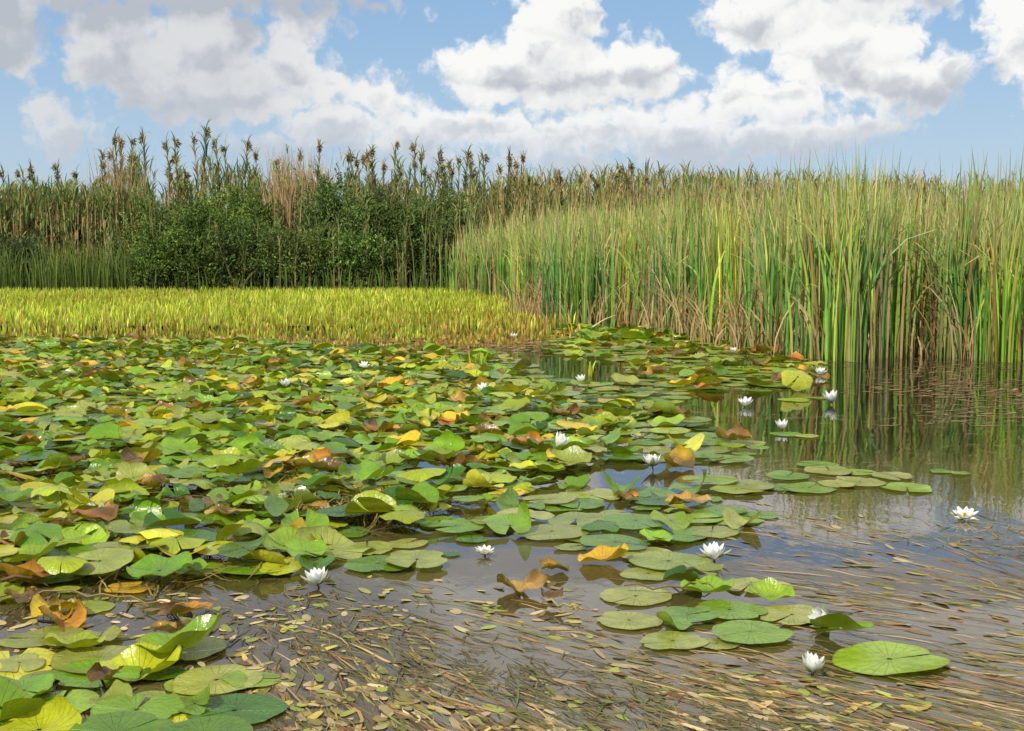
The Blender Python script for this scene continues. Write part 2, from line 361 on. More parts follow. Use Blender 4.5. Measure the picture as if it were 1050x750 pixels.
# hand placed pads of the foreground, from the photograph
front = [
 (912, 676, 116, 'flat', 'green', .008, .02, 0, 'edge'), (862, 648, 66, 'curled', 'green', .03, .7, 2.6, 'edge'),
 (645, 636, 68, 'flat', 'pale green', .008, 0, 0, 'raft'), (690, 657, 70, 'flat', 'pale green', .010, 0, 0, 'raft'), (652, 611, 76, 'flat', 'pale green', .006, 0, 0, 'raft'),
 (705, 630, 62, 'flat', 'green', .016, 0, 0, 'raft'), (748, 625, 74, 'flat', 'green', .013, 0, 0, 'raft'), (770, 648, 84, 'flat', 'green', .019, .02, 1, 'raft'), (812, 630, 76, 'flat', 'pale green', .010, 0, 0, 'raft'),
 (725, 606, 54, 'cupped', 'green', .018, .1, 1, 'raft'), (768, 600, 60, 'flat', 'pale green', .008, 0, 0, 'raft'), (790, 612, 46, 'cupped', 'green', .02, 0, 0, 'raft'), (700, 596, 44, 'folded', 'dark green', .02, .1, 2, 'raft'),
 (690, 640, 42, 'curled', 'green', .02, 0, 0, 'raft'), (735, 660, 46, 'flat', 'pale green', .007, 0, 0, 'raft'), (665, 588, 62, 'flat', 'pale green', .006, 0, 0, 'raft'), (840, 637, 40, 'flat', 'green', .006, 0, 0, 'raft'),
 (618, 574, 54, 'cupped', 'yellow', .014, .05, 4, 'raft'), (660, 568, 66, 'flat', 'pale green', .008, 0, 0, 'raft'), (610, 552, 66, 'flat', 'pale green', .006, 0, 0, 'raft'),
 (690, 548, 76, 'flat', 'green', .010, 0, 0, 'raft'), (616, 542, 48, 'domed', 'dark green', .02, 0, 0, 'raft'), (688, 534, 48, 'curled', 'green', .03, .25, 1, 'raft'), (720, 586, 46, 'folded', 'yellow green', .02, .1, 2, 'raft'),
 (752, 532, 66, 'flat', 'green', .006, 0, 0, 'raft'), (730, 545, 58, 'flat', 'pale green', .009, 0, 0, 'raft'), (780, 528, 40, 'flat', 'green', .007, 0, 0, 'raft'),
 (830, 500, 62, 'flat', 'green', .008, 0, 0, 'islet'), (882, 494, 54, 'flat', 'pale green', .010, 0, 0, 'islet'), (930, 500, 60, 'flat', 'green', .006, 0, 0, 'islet'), (808, 488, 48, 'flat', 'green', .011, 0, 0, 'islet'),
 (850, 482, 56, 'flat', 'pale green', .014, 0, 0, 'islet'), (838, 476, 44, 'flat', 'green', .007, 0, 0, 'islet'), (880, 484, 40, 'flat', 'green', .007, 0, 0, 'islet'), (858, 496, 44, 'flat', 'pale green', .013, 0, 0, 'islet'), (915, 488, 44, 'flat', 'pale green', .008, 0, 0, 'islet'),
 (805, 500, 44, 'flat', 'green', .006, 0, 0, 'islet'), (965, 483, 26, 'flat', 'green', .006, 0, 0, 'islet'), (985, 485, 22, 'flat', 'pale green', .009, 0, 0, 'islet'),
 (806, 445, 34, 'flat', 'green', .006, 0, 0, 'far'), (828, 447, 26, 'flat', 'pale green', .008, 0, 0, 'far'), (815, 410, 34, 'flat', 'green', .006, 0, 0, 'far'), (840, 408, 26, 'flat', 'pale green', .006, 0, 0, 'far'),
 (388, 578, 72, 'flat', 'green', .012, 0, 0, 'shore'), (376, 562, 62, 'flat', 'pale green', .008, 0, 0, 'shore'), (418, 557, 48, 'flat', 'pale green', .008, 0, 0, 'shore'), (452, 535, 56, 'flat', 'green', .010, 0, 0, 'shore'),
 (523, 539, 66, 'curled', 'green', .03, .16, 1.2, 'shore'), (484, 553, 38, 'flat', 'dark green', .006, 0, 0, 'shore'), (350, 545, 60, 'flat', 'green', .01, 0, 0, 'shore'), (462, 568, 22, 'flat', 'dark green', .006, 0, 0, 'shore'),
 (181, 560, 76, 'domed', 'yellow green', .04, 0, 0, 'matedge'), (238, 548, 36, 'folded', 'yellow green', .07, .7, 4.4, 'matedge'), (258, 582, 70, 'flat', 'green', .02, 0, 0, 'matedge'), (210, 582, 60, 'flat', 'green', .015, .05, 1, 'matedge'),
 (145, 588, 46, 'flat', 'green', .012, 0, 0, 'matedge'), (110, 580, 70, 'folded', 'dark green', .02, 0, 0, 'matedge'), (60, 588, 76, 'flat', 'green', .012, .03, 0, 'matedge'), (20, 572, 76, 'flat', 'pale green', .010, 0, 0, 'matedge'),
 (300, 562, 66, 'cupped', 'green', .02, .05, 0, 'matedge'), (322, 580, 46, 'folded', 'dark green', .02, .1, 1, 'matedge'), (150, 578, 54, 'curled', 'yellow green', .03, 0, 0, 'matedge'), (85, 560, 58, 'cupped', 'green', .03, .1, 1, 'matedge'),
 (285, 475, 46, 'domed', 'yellow', .08, .3, 4.6, 'mat'), (432, 492, 56, 'domed', 'yellow green', .05, .1, 4.6, 'mat'), (200, 455, 38, 'folded', 'dark green', .07, .3, 4.6, 'mat'), (418, 437, 30, 'folded', 'green', .07, .8, 1.9, 'mat'),
 (185, 664, 92, 'cupped', 'green', .03, .12, 4.7, 'corner'), (222, 697, 92, 'flat', 'pale green', .012, .02, 1, 'corner'), (100, 690, 96, 'flat', 'green', .014, .03, 2, 'corner'), (140, 728, 104, 'flat', 'green', .020, .03, 2, 'corner'),
 (60, 722, 84, 'flat', 'green', .012, 0, 0, 'corner'), (25, 708, 70, 'folded', 'green', .02, .05, 2, 'corner'), (20, 680, 60, 'flat', 'pale green', .012, 0, 0, 'corner'), (78, 662, 62, 'cupped', 'yellow green', .02, .08, 2, 'corner'),
 (200, 722, 60, 'curled', 'green', .012, .0, 0, 'corner'), (120, 752, 120, 'flat', 'green', .026, .04, 1.4, 'corner'), (210, 752, 96, 'flat', 'green', .020, .03, 1.4, 'corner'), (40, 748, 90, 'curled', 'yellow green', .02, .03, 1, 'corner'),
 (10, 740, 76, 'flat', 'green', .01, 0, 0, 'corner'), (-40, 700, 90, 'flat', 'green', .01, 0, 0, 'corner'), (-60, 745, 90, 'flat', 'green', .01, 0, 0, 'corner'), (165, 690, 50, 'flat', 'dark green', .008, 0, 0, 'corner'),
]
for x, y, w, k, c, z, tl, ta, wh in front: pxpad(x, y, w, k, c, z, tl, ta, None, wh)
NFRONT = len(pads)
withered_px = [
 (535, 605, 62, 'ochre', .012, 'floating flat and torn on the grey water'), (566, 612, 34, 'brown', .03, 'beside the torn ochre leaf on the grey water'), (566, 585, 38, 'ochre', .01, 'half sunk behind the torn ochre leaf'),
 (22, 614, 44, 'brown', .03, 'at the mat edge nearest the bottom left corner'), (60, 628, 62, 'yellow', .02, 'floating just off the mat edge near the corner'), (168, 645, 28, 'ochre', .04, 'standing like a bud behind the big corner pads'), (192, 638, 30, 'yellow green', .05, 'curled cup next to the bud shaped ochre leaf'),
 (108, 694, 44, 'brown', .04, 'lying across a big green pad in the corner'), (280, 486, 40, 'yellow', .05, 'heaped under the big yellow domed leaf'), (336, 481, 40, 'brown', .06, 'right of the big yellow domed leaf'), (308, 478, 40, 'yellow', .06, 'between the yellow domed leaf and the brown one'),
 (752, 450, 46, 'brown', .04, 'curled up at the right end of the flat pads'), (700, 425, 34, 'brown', .03, 'behind the right end of the flat pads'), (670, 422, 30, 'brown', .03, 'in the row of dry leaves amid the flat pads'), (540, 458, 52, 'orange', .04, 'torn orange in the middle of the pads'), (460, 435, 34, 'orange', .05, 'bright orange in the middle of the mat'),
 (724, 384, 30, 'brown', .03, 'dark brown among the far flat pads'), (632, 388, 24, 'brown', .02, 'beside the far dark water opening'), (612, 427, 26, 'orange', .03, 'orange and curled behind the middle pads'), (390, 440, 36, 'brown', .05, 'brown curl left of the bright orange leaf'),
 (490, 398, 26, 'orange', .03, 'beside the small grassy tussock'), (450, 400, 28, 'brown', .03, 'left of the small grassy tussock'), (75, 475, 40, 'brown', .05, 'brown and crumpled in the left of the mat'), (62, 540, 38, 'brown', .05, 'brown above the pads at the mat edge'),
 (10, 558, 44, 'orange', .05, 'orange heap at the left side of the mat'), (205, 420, 34, 'orange', .05, 'orange speck in the far half of the mat'), (200, 378, 26, 'brown', .05, 'brown curl near the yellow field'), (70, 388, 26, 'brown', .05, 'brown curl at the far left of the mat'),
 (645, 335, 26, 'yellow', .03, 'yellow at the foot of the cattails'), (790, 362, 40, 'brown', .03, 'brown at the foot of the cattails'), (840, 388, 26, 'brown', .02, 'by the two white lilies near the cattails'), (228, 528, 40, 'ochre', .06, 'ochre cup among the dry stalks'),
 (155, 497, 40, 'ochre', .06, 'ochre roll in the middle of the near mat'), (30, 455, 34, 'orange', .06, 'orange roll in the left of the mat'), (595, 402, 24, 'brown', .02, 'brown near the lily by the dark opening'), (520, 432, 28, 'ochre', .04, 'ochre behind the orange torn leaf'),
 (575, 470, 34, 'yellow', .03, 'yellow at the near side of the flat pads'), (380, 510, 40, 'yellow', .05, 'yellow curl beside the patch of dry grass'), (120, 425, 34, 'yellow', .06, 'yellow roll far in the mat'), (260, 395, 26, 'ochre', .05, 'ochre roll near the far edge of the mat'),
]
# scattered pads of the mat and the flat raft
def scatter(poly, spacing, kinds, cols, z0, z1, rad, where, avoid, tilt=.15):
    ys = [q[1] for q in poly]; ymin, ymax = max(min(ys), 330), max(ys)
    Ya, Yb = G(525, ymax)[1], G(525, ymin)[1]
    n = int((Yb - Ya) * 24 / spacing ** 2 * 3); P = np.stack([U(-14, 9, n), U(Ya, Yb, n), np.zeros(n)], 1)
    px, py, _ = proj(P); m = inpoly(px, py, poly); P = P[m]; grid = {}; out = []
    for a in avoid: grid.setdefault((int(a[0] // spacing), int(a[1] // spacing)), []).append(a)
    for p in P:
        g = (int(p[0] // spacing), int(p[1] // spacing)); ok = True
        for i in (-1, 0, 1):
            for j in (-1, 0, 1):
                for q in grid.get((g[0] + i, g[1] + j), ()):
                    if (q[0] - p[0]) ** 2 + (q[1] - p[1]) ** 2 < spacing ** 2: ok = False
        if not ok: continue
        grid.setdefault(g, []).append(p); out.append(p)
    for p in out:
        k = random.choices([q[0] for q in kinds], [q[1] for q in kinds])[0]; c = random.choices([q[0] for q in cols], [q[1] for q in cols])[0]
        if k == 'withered' or c in ('brown', 'orange'): k = 'withered'; c = random.choice(['brown', 'ochre', 'yellow', 'yellow green', 'orange'])
        add_pad(p, rad * random.choice([.55, .7, .85, 1, 1.1, 1.2]), k, c, None, abs(random.gauss(0, tilt)), random.uniform(0, 6.28), random.uniform(z0, z1), where)
fp = [p['p'] for p in pads]
scatter(MAT, .098, [('flat', 36), ('cupped', 24), ('folded', 16), ('domed', 14), ('curled', 16), ('withered', 4)],
        [('green', 42), ('dark green', 18), ('yellow green', 27), ('pale green', 14), ('yellow', 5), ('brown', 2)], .012, .07, .104, 'mat', fp, .13)
fp = [p['p'] for p in pads]
scatter(FLAT, .136, [('flat', 74), ('cupped', 12), ('folded', 5), ('curled', 6), ('withered', 5)],
        [('green', 38), ('pale green', 42), ('dark green', 8), ('yellow green', 9), ('yellow', 2), ('brown', 2)], .005, .018, .128, 'flat', fp, .02)
scatter(BACKMAT, .19, [('flat', 50), ('cupped', 30), ('folded', 20)], [('dark green', 40), ('green', 50), ('yellow green', 10)], .01, .05, .145, 'back', fp, .1)
CORNER = [(-200, 650), (60, 648), (215, 660), (262, 700), (235, 775), (-200, 775)]
scatter(CORNER, .15, [('flat', 50), ('cupped', 20), ('folded', 8), ('curled', 10), ('withered', 12)], [('green', 45), ('pale green', 25), ('yellow green', 20), ('dark green', 10)], .004, .014, .115, 'corner', [], .03)
GAP = [(-150, 600), (60, 604), (200, 604), (215, 630), (130, 652), (-150, 655)]
scatter(GAP, .20, [('flat', 40), ('cupped', 20), ('withered', 40)], [('pale green', 40), ('yellow green', 30), ('yellow', 30)], .004, .012, .085, 'corner', [], .04)
# lone upright yellow leaf by the far lilies
_p = G(815, 401, 0); lone_leaf = dict(p=np.array([_p[0], _p[1], .05]), rad=.15, kind='domed', col='yellow green', c=lin(186, 192, 50), yaw=4.2, tilt=.85, taz=.35, where='lone', seed=5)
pads.append(lone_leaf)
for (x, y, w, c, z, txt) in withered_px:
    pxpad(x, y, w * .95, 'withered', c, z, 0, 0, None, 'w'); pads[-1]['txt'] = txt; pads[-1]['forced'] = True

# keep pads apart in height where the raft is flat: rank z
for i, d in enumerate(pads):
    if d['where'] in ('flat', 'back'): d['p'][2] = .004 + .0022 * (i * 7 % 11)
def pad_matrix(d):
    ta = Vector((math.cos(d['taz']), math.sin(d['taz']), 0))
    return Matrix.Rotation(d['tilt'], 4, ta) @ Matrix.Rotation(d['yaw'], 4, 'Z')
def pad_local(d, lod):
    rings, segs = ((7, 34), (4, 20), (3, 14))[lod]
    V, q, C, P = pad_geometry(d['kind'], d['rad'], d['c'], d['seed'], rings, segs)
    M = np.array(pad_matrix(d).to_3x3()); V = V @ M.T
    low = V[:, 2].min() + d['p'][2]
    if low < .003:
        if d['kind'] == 'flat': V[:, 2] = np.maximum(V[:, 2], .0025 - d['p'][2] + .001 * P[:, 0])
        else: V[:, 2] += .003 - low
    return V, q, C, P

# apparent size on screen decides which are individuals
for d in pads:
    x, y, f = proj(d['p']); d['px'], d['py'] = float(x[0]), float(y[0]); d['f'] = float(f[0])
    d['size'] = d['rad'] * F / d['f']; d['in'] = (-15 < d['px'] < 1065) and d['py'] < 765
    if not d['in']: d['size'] *= .01
green_pads = [d for d in pads if d['kind'] != 'withered']; dry = [d for d in pads if d['kind'] == 'withered']
green_pads.sort(key=lambda d: -d['size']); ind = [d for d in green_pads if d['in']][:290]; ids = set(id(d) for d in ind)
forced = [d for d in dry if d.get('forced')]; ids |= set(id(d) for d in forced)

# ------------------------------------------------------------------ white water lilies
#  px, py (base), width px, openness (1 wide .. 0 bud), detail, yaw, label, short phrase for others
FL = [
 (732, 573, 30, .62, 2, 'large open white water lily on dark water beside the middle raft of pads', 'the large middle lily'),
 (326, 600, 27, .45, 2, 'half open white water lily at the near edge of the dense pad mat', 'the half open mat lily'),
 (497, 568, 21, .85, 2, 'white water lily floating alone on open grey water', 'the lily alone on grey water'),
 (989, 531, 27, .9, 2, 'wide open white water lily alone on dark water furthest right', 'the rightmost lily'),
 (833, 690, 20, .3, 2, 'cup shaped white water lily with green sepals, nearest to the camera', 'the nearest lily'),
 (850, 640, 20, .15, 2, 'white water lily bud tilted under the upright dark green leaf', 'the tilted lily bud'),
 (669, 479, 18, .35, 2, 'narrow upright white water lily beside a small blue water patch', 'the narrow upright lily'),
 (853, 414, 15, .3, 1, 'tall closed white water lily with clear reflection beside the cattails', 'the tall closed lily'),
 (765, 416, 17, .6, 1, 'white water lily left of the lone yellow upright leaf', 'the lily left of the yellow leaf'),
 (801, 440, 14, .4, 1, 'small white water lily on an isolated pair of pads', 'the lily on isolated pads'),
 (841, 384, 13, .55, 1, 'small white water lily behind the lone yellow upright leaf', 'the lily behind the yellow leaf'),
 (751, 361, 10, .6, 1, 'tiny white water lily directly at the foot of the cattails', 'the lily at the cattail foot'),
 (716, 367, 10, .7, 1, 'tiny white water lily left of the one at the cattail foot', 'the tiny far lily'),
 (496, 400, 16, .7, 1, 'white water lily just in front of the small grassy tussock', 'the lily by the tussock'),
 (596, 391, 11, .5, 1, 'small white water lily at the dark water opening', 'the lily at the dark opening'),
 (571, 458, 15, .25, 1, 'leaning white water lily bud among crowded pads', 'the leaning lily bud'),
 (373, 376, 13, .9, 1, 'small flat white water lily near the yellow field edge', 'the lily near the yellow field'),
 (293, 397, 13, .4, 1, 'small white water lily poking from the far part of the mat', 'the lily in the far mat'),
 (543, 413, 12, .4, 1, 'faint small white water lily amid the central flat pads', 'the faint central lily'),
 (527, 347, 9, .5, 1, 'tiny white water lily at the brown edge of the yellow field', 'the lily at the brown field edge'),
]
def petal(Lp, Wp, az, elev, cup, col_in, col_tip, nu=7, nv=4):
    u = np.linspace(0, 1, nu + 1)[:, None]; v = np.linspace(-1, 1, nv + 1)[None, :]
    w = Wp * np.sin(np.pi * np.clip(u, .02, .985) ** .75) ** .8 * .5 + .0008
    e = elev + cup * (u - .3)      # bend upward along the length
    s = np.cumsum(np.concatenate([[[0]], np.cos(e[1:]) * Lp / nu]), 0); z = np.cumsum(np.concatenate([[[0]], np.sin(e[1:]) * Lp / nu]), 0)
    X = s + 0 * v - np.sin(e) * (v ** 2) * w * .5; Z = z + (v ** 2) * w * .55 * np.cos(e); Y = w * v + 0 * u
    X = X + .004
    V = np.stack([X * math.cos(az) - Y * math.sin(az), X * math.sin(az) + Y * math.cos(az), Z], -1).reshape(-1, 3)
    n = nv + 1; i, j = np.meshgrid(np.arange(nu), np.arange(nv), indexing='ij')
    q = np.stack([i * n + j, (i + 1) * n + j, (i + 1) * n + j + 1, i * n + j + 1], -1).reshape(-1, 4)
    C = (col_in * (1 - u) + col_tip * u)[:, None, :] + 0 * v[..., None]
    return V, q, C.reshape(-1, 3)
white_in, white_tip = np.array([.86, .87, .74]), np.array([.94, .94, .92])
sep_in, sep_tip = lin(120, 130, 60), lin(200, 206, 160)
for n, (x, y, w, op, det, label, ph) in enumerate(FL):
    p = G(x, y, {13: .05, 15: .12, 16: .09, 17: .12, 18: .04, 19: .05, 14: .03, 6: .02}.get(n, .01)); d = math.hypot(p[1], H); rad = w / 2 * d / F
    root = obj('water_lily', None, None, p, label=label, category='water lily flower', group='white water lilies open on the pond')
    root.empty_display_size = .05; root.rotation_euler = (random.uniform(.0, .38), random.uniform(-.22, .22), 0)
    if n == 5: root.rotation_euler = (.3, -.9, 0)
    if n == 15: root.rotation_euler = (0, .6, 0)
    Lp = rad / max(.5, math.cos(R(75 - 62 * op))) * (1.0 if op > .3 else 1.12)
    rings = [(4, 78 - 66 * op - 8, 1.04), (7, 80 - 56 * op, 1.0), (7, 84 - 44 * op, .92), (5, 84 - 42 * op, .70)] if det == 2 else [(7, 80 - 58 * op, 1.0), (6, 84 - 40 * op, .88)]
    for ri, (cnt, el, ls) in enumerate(rings):
        for k in range(cnt):
            az = 2 * math.pi * (k + ri * .5) / cnt + n * 1.3 + random.uniform(-.16, .16)
            sep = det == 2 and ri == 0
            V, q, C = petal(Lp * ls * random.uniform(.93, 1.05), Lp * (.40 if not sep else .34), az, R(el + random.uniform(-5, 5)) - .25, .75, sep_in if sep else white_in, sep_tip if sep else white_tip)
            me = build_mesh('petal', V, q, C, M_PETAL); obj('sepal' if sep else 'petal', me, root)
    if det == 2:
        N = 40; V, q, C = ribbons(np.stack([U(-.006, .006, N), U(-.006, .006, N), np.full(N, .004)], 1), Lp * U(.3, .45, N), .003, U(0, 6, N), U(0, 6.28, N), U(.1, .5, N), 0.0, lin(220, 170, 20), lin(240, 200, 40), 2)
        obj('stamens', build_mesh('stamens', V, q, C, M_PETAL), root)
        V, q, C = tube([(0, 0, .004), (.01, .0, -.1), (.05, .02, -.4)], [.004, .004, .005], lin(110, 90, 50)); obj('stem', build_mesh('stem', V, q, C, M_BARK), root)

# ------------------------------------------------------------------ pads as objects
anch = [(f[0], f[1], f[6]) for f in FL] + [(490, 380, 'the grassy tussock'), (285, 475, 'the yellow domed leaf'), (535, 605, 'the torn ochre leaf'), (815, 395, 'the lone yellow leaf'), (60, 628, 'the floating yellow leaf'), (181, 560, 'the big domed leaf'), (912, 676, 'the big single pad'),
        (140, 700, 'the corner pad group'), (375, 525, 'the dry grass patch'), (860, 494, 'the islet of pads'), (540, 458, 'the torn orange leaf'), (75, 475, 'the brown crumpled leaf'), (30, 455, 'the orange rolled leaf'), (752, 450, 'the curled brown leaf'), (200, 455, 'the dark upright fold')]
special = {0: ('big single oval green lily pad lying flat on weedy water, nearest right', 'flat'), 1: ('dark green lily pad standing upright and curled beside the tilted bud', ''), }
kindword = {'flat': 'flat', 'cupped': 'cupped', 'folded': 'folded', 'domed': 'domed', 'curled': 'curled', 'withered': 'withered'}
ordw = ['nearest', 'second nearest', 'third nearest', 'fourth nearest', 'fifth nearest', 'sixth nearest', 'seventh nearest', 'eighth nearest', 'ninth nearest', 'tenth nearest']
groups = {}
for i, d in enumerate(pads):
    if id(d) not in ids or d['kind'] == 'withered' or d['where'] == 'lone' or i in special: continue
    dd = [(math.hypot(d['px'] - a[0], (d['py'] - a[1]) * 2.2), a) for a in anch]; dist, a = min(dd, key=lambda q: q[0])
    dx, dy = d['px'] - a[0], (d['py'] - a[1]) * 2.2
    dirn = ('right of' if dx > 0 else 'left of') if abs(dx) > abs(dy) else ('in front of' if dy > 0 else 'behind')
    groups.setdefault((d['kind'], d['col'], dirn, a[2]), []).append((dist, d))
for (k, c, dirn, a), lst in groups.items():
    lst.sort(key=lambda q: q[0])
    for n, (_, d) in enumerate(lst):
        d['label'] = f"{c} {kindword[k]} pad {dirn} {a}" if len(lst) == 1 else f"{c} {kindword[k]} pad {dirn} {a}, {ordw[min(n, 9)]} to it"
for i, (l, _) in special.items(): pads[i]['label'] = l
lone_leaf['label'] = 'bright yellow green lily leaf standing upright alone by two lilies near the cattails'
for d in forced: d['label'] = f"{d['col']} withered lily leaf {d['txt']}"
soup = Soup()
for d in pads:
    if id(d) in ids or d is lone_leaf:
        V, q, C, P = pad_local(d, 0 if d['f'] < 9 else 1)
        me = build_mesh('lily_pad', V, q, C, M_PAD, P)
        wi = d['kind'] == 'withered'
        obj('withered_lily_leaf' if wi else 'lily_pad', me, None, d['p'], label=d['label'], category='dead leaf' if wi else 'lily pad', group='withered lily leaves among the pads' if wi else 'lily pads covering the pond')
    else:
        V, q, C, P = pad_local(d, 1 if d['f'] < 10 else 2); soup.add(V + d['p'], q, C, P)
obj('lily_pad_carpet', soup.mesh('lily_pad_carpet', M_PAD), kind='stuff', label='carpet of smaller lily pads further back across the pond')

# stalks and dry grass between the pads
def scatter_px(poly, n, z=0.0, jit=0):
    """n ground points evenly spread over the picture area of a polygon of photo pixels"""
    xs = [q[0] for q in poly]; ys = [q[1] for q in poly]; out = []
    while len(out) < n:
        x, y = U(min(xs), max(xs), 4000), U(min(ys), max(ys), 4000); m = inpoly(x, y, poly)
        x, y = x[m], y[m]
        if jit: x = x + RNG.normal(0, jit * 2.2, len(x)); y = np.maximum(y + RNG.normal(0, jit, len(y)), 350)
        out += [G(a, b, z) for a, b in zip(x, y)]
    return np.array(out[:n])
def scatter_w(poly, n, z=0.0, xr=(-16, 16)):
    ys = [q[1] for q in poly]; Ya, Yb = G(525, max(ys))[1], G(525, min(ys))[1]; out = np.zeros((0, 3))
    while len(out) < n:
        P = np.stack([U(xr[0], xr[1], n * 2), U(Ya, Yb, n * 2), np.full(n * 2, z)], 1); px, py, _ = proj(P); out = np.concatenate([out, P[inpoly(px, py, poly)]])
    return out[:n]

s = Soup()
n = 2600; P = scatter_px(MAT, n); P[:, 2] = U(.0, .03, n)
s.add(*flat_ribbons(P, U(0, 6.28, n), U(.1, .4, n), U(.003, .008, n), U(-.6, .6, n), pal([(120, 100, 50), (90, 74, 40), (150, 130, 70), (84, 92, 40)], [3, 3, 2, 2], n), 5, .01))
DRY = [(330, 505), (420, 500), (430, 525), (400, 540), (340, 540), (230, 520), (250, 505)]
n = 700; P = scatter_px(DRY, n); P[:, 2] = U(.0, .05, n)
s.add(*flat_ribbons(P, U(0, 6.28, n), U(.1, .4, n), U(.003, .006, n), U(-.9, .9, n), pal([(150, 140, 70), (120, 110, 56), (110, 120, 50), (140, 100, 60)], [3, 3, 3, 2], n), 5, .02))
obj('dry_stalks', s.mesh('dry_stalks', M_WEED), kind='stuff', label='thin dry stalks tangled between the lily pads')

# a few long stems lying over pads, each a thing
for (pts, r_, c, lab) in [
    ([(0, 596), (60, 585), (110, 572), (150, 560), (165, 556)], .007, (110, 84, 50), 'long brown bent stalk lying across pads at the left mat edge'),
    ([(0, 612), (60, 606), (120, 612), (180, 620), (215, 622)], .004, (130, 110, 66), 'thin pale stalk floating off the left mat edge'),
    ([(690, 585), (720, 598), (748, 604)], .004, (130, 130, 60), 'thin green stalk lying over the middle raft of pads'),
    ([(640, 600), (700, 603), (730, 590)], .004, (110, 90, 50), 'thin brown stalk over the raft left of the large lily'),
    ([(560, 616), (585, 622), (598, 625)], .004, (150, 140, 80), 'short straw sticking out beside the torn ochre leaf')]:
    path = [G(x, y, .05 if r_ > .005 else .03) for x, y in pts]; fine = []
    for a, b in zip(path[:-1], path[1:]):
        for t in np.linspace(0, 1, 5)[:-1]: fine.append(a * (1 - t) + b * t + np.array([0, 0, .01 * math.sin(9 * t)]))
    fine.append(path[-1]); org = fine[0].copy(); fine = [q - org for q in fine]
    V, q, C = tube(fine, [r_ * (1 - .5 * i / len(fine)) for i in range(len(fine))], lin(*c)); obj('floating_stalk', build_mesh('floating_stalk', V, q, C, M_WEED), None, org, label=lab, category='stalk')

# ------------------------------------------------------------------ weed and litter in the foreground water
def flow(P):
    """direction in which the weed trails, rotated slowly over the water"""
    a, b = G(700, 600), G(1000, 700); base = math.atan2(b[1] - a[1], b[0] - a[0])
    return base + .35 * np.sin(P[:, 0] * 1.3 + 1) + .25 * np.sin(P[:, 1] * 1.7 + P[:, 0])
W1 = [(250, 690), (380, 640), (520, 625), (680, 680), (850, 625), (760, 560), (720, 530), (880, 530), (1000, 560), (1200, 560), (1300, 800), (100, 800), (270, 760)]
W2 = [(-100, 600), (100, 610), (330, 600), (480, 590), (600, 600), (640, 680), (900, 700), (1100, 800), (-100, 800)]
W3 = [(800, 372), (1300, 360), (1300, 430), (960, 425), (880, 400), (830, 392)]
W4 = [(700, 420), (1250, 400), (1250, 600), (800, 545)]
weedc = [(150, 116, 76), (176, 148, 106), (110, 98, 52), (134, 84, 54), (92, 88, 46), (190, 166, 130)]
def clumpy(P, scale, thr):
    k = np.sin(P[:, 0] * scale + np.sin(P[:, 1] * scale * .9) * 1.7) * np.sin(P[:, 1] * scale * 1.25 + np.sin(P[:, 0] * scale * .6) * 2) + RNG.normal(0, .35, len(P))
    return P[k > thr]
s = Soup()
P = clumpy(scatter_px(W1, 44000, 0, 16), 2.6, -.6); n = len(P); P[:, 2] = np.where(U(0, 1, n) < .05, .0015, -.002 - .06 * U(0, 1, n) ** 1.6)
s.add(*flat_ribbons(P, flow(P) + RNG.normal(0, .16, n), U(.08, .42, n), np.where(U(0, 1, n) < .2, U(.007, .013, n), U(.002, .006, n)), RNG.normal(0, .25, n), pal([(140, 108, 62), (156, 130, 80), (104, 90, 42), (120, 76, 46), (80, 76, 38), (176, 150, 110), (90, 98, 38), (56, 50, 30)], [3, 2, 3, 2, 3, 1, 3, 4], n, .28), 7, .002))
P = clumpy(scatter_px(W2, 10000, 0, 8), 2.2, -.2); n = len(P); P[:, 2] = .003 - .012 * U(0, 1, n)
s.add(*flat_ribbons(P, flow(P) + RNG.normal(0, .5, n), U(.06, .35, n), U(.003, .007, n), RNG.normal(0, .4, n), pal([(80, 72, 44), (112, 98, 62), (84, 90, 46)], [3, 2, 1], n, .2), 6))
P = clumpy(scatter_px(W4, 2200), 1.6, .2); n = len(P); P[:, 2] = .0015
s.add(*flat_ribbons(P, RNG.normal(0, .5, n), U(.05, .3, n), U(.003, .007, n), RNG.normal(0, .3, n), pal([(120, 110, 70), (96, 70, 50), (84, 90, 46)], [3, 2, 1], n, .2), 5))
obj('trailing_weed', s.mesh('trailing_weed', M_WEED), kind='stuff', label='long brown and green weed blades trailing in the shallow water')
s = Soup()
P = clumpy(scatter_px(W1, 26000, 0, 20), 3.3, -.35); n = len(P); P[:, 2] = np.where(U(0, 1, n) < .035, .002, -.004 - .05 * U(0, 1, n))
s.add(*ovals(P, flow(P) + RNG.normal(0, .28, n), U(.016, .055, n), U(.006, .016, n), pal([(164, 148, 108), (146, 128, 92), (128, 98, 62), (112, 106, 52), (120, 124, 54), (150, 136, 100), (120, 76, 48), (96, 92, 48)], [3, 3, 3, 3, 3, 1.5, 1, 3], n, .22)))
P = clumpy(scatter_px(W2, 4200, 0, 8), 2.6, -.2); n = len(P); P[:, 2] = np.where(U(0, 1, n) < .3, .002, -U(.001, .02, n))
s.add(*ovals(P, U(0, 6.28, n), U(.010, .042, n), U(.007, .018, n), pal([(176, 156, 118), (130, 140, 56), (96, 80, 50), (168, 150, 70)], [3, 3, 3, 2], n, .15)))
P = clumpy(scatter_px(W3, 3200, 0, 10), 1.3, -.1); n = len(P); P[:, 2] = .002
s.add(*ovals(P, RNG.normal(0, .5, n), U(.02, .07, n), U(.006, .02, n), pal([(124, 94, 60), (104, 84, 50), (136, 114, 70), (96, 98, 50)], [3, 3, 2, 1], n, .15), .02))
BR = [(-260, 344), (430, 344), (560, 350), (575, 358), (470, 368), (380, 362), (200, 354), (-260, 354)]
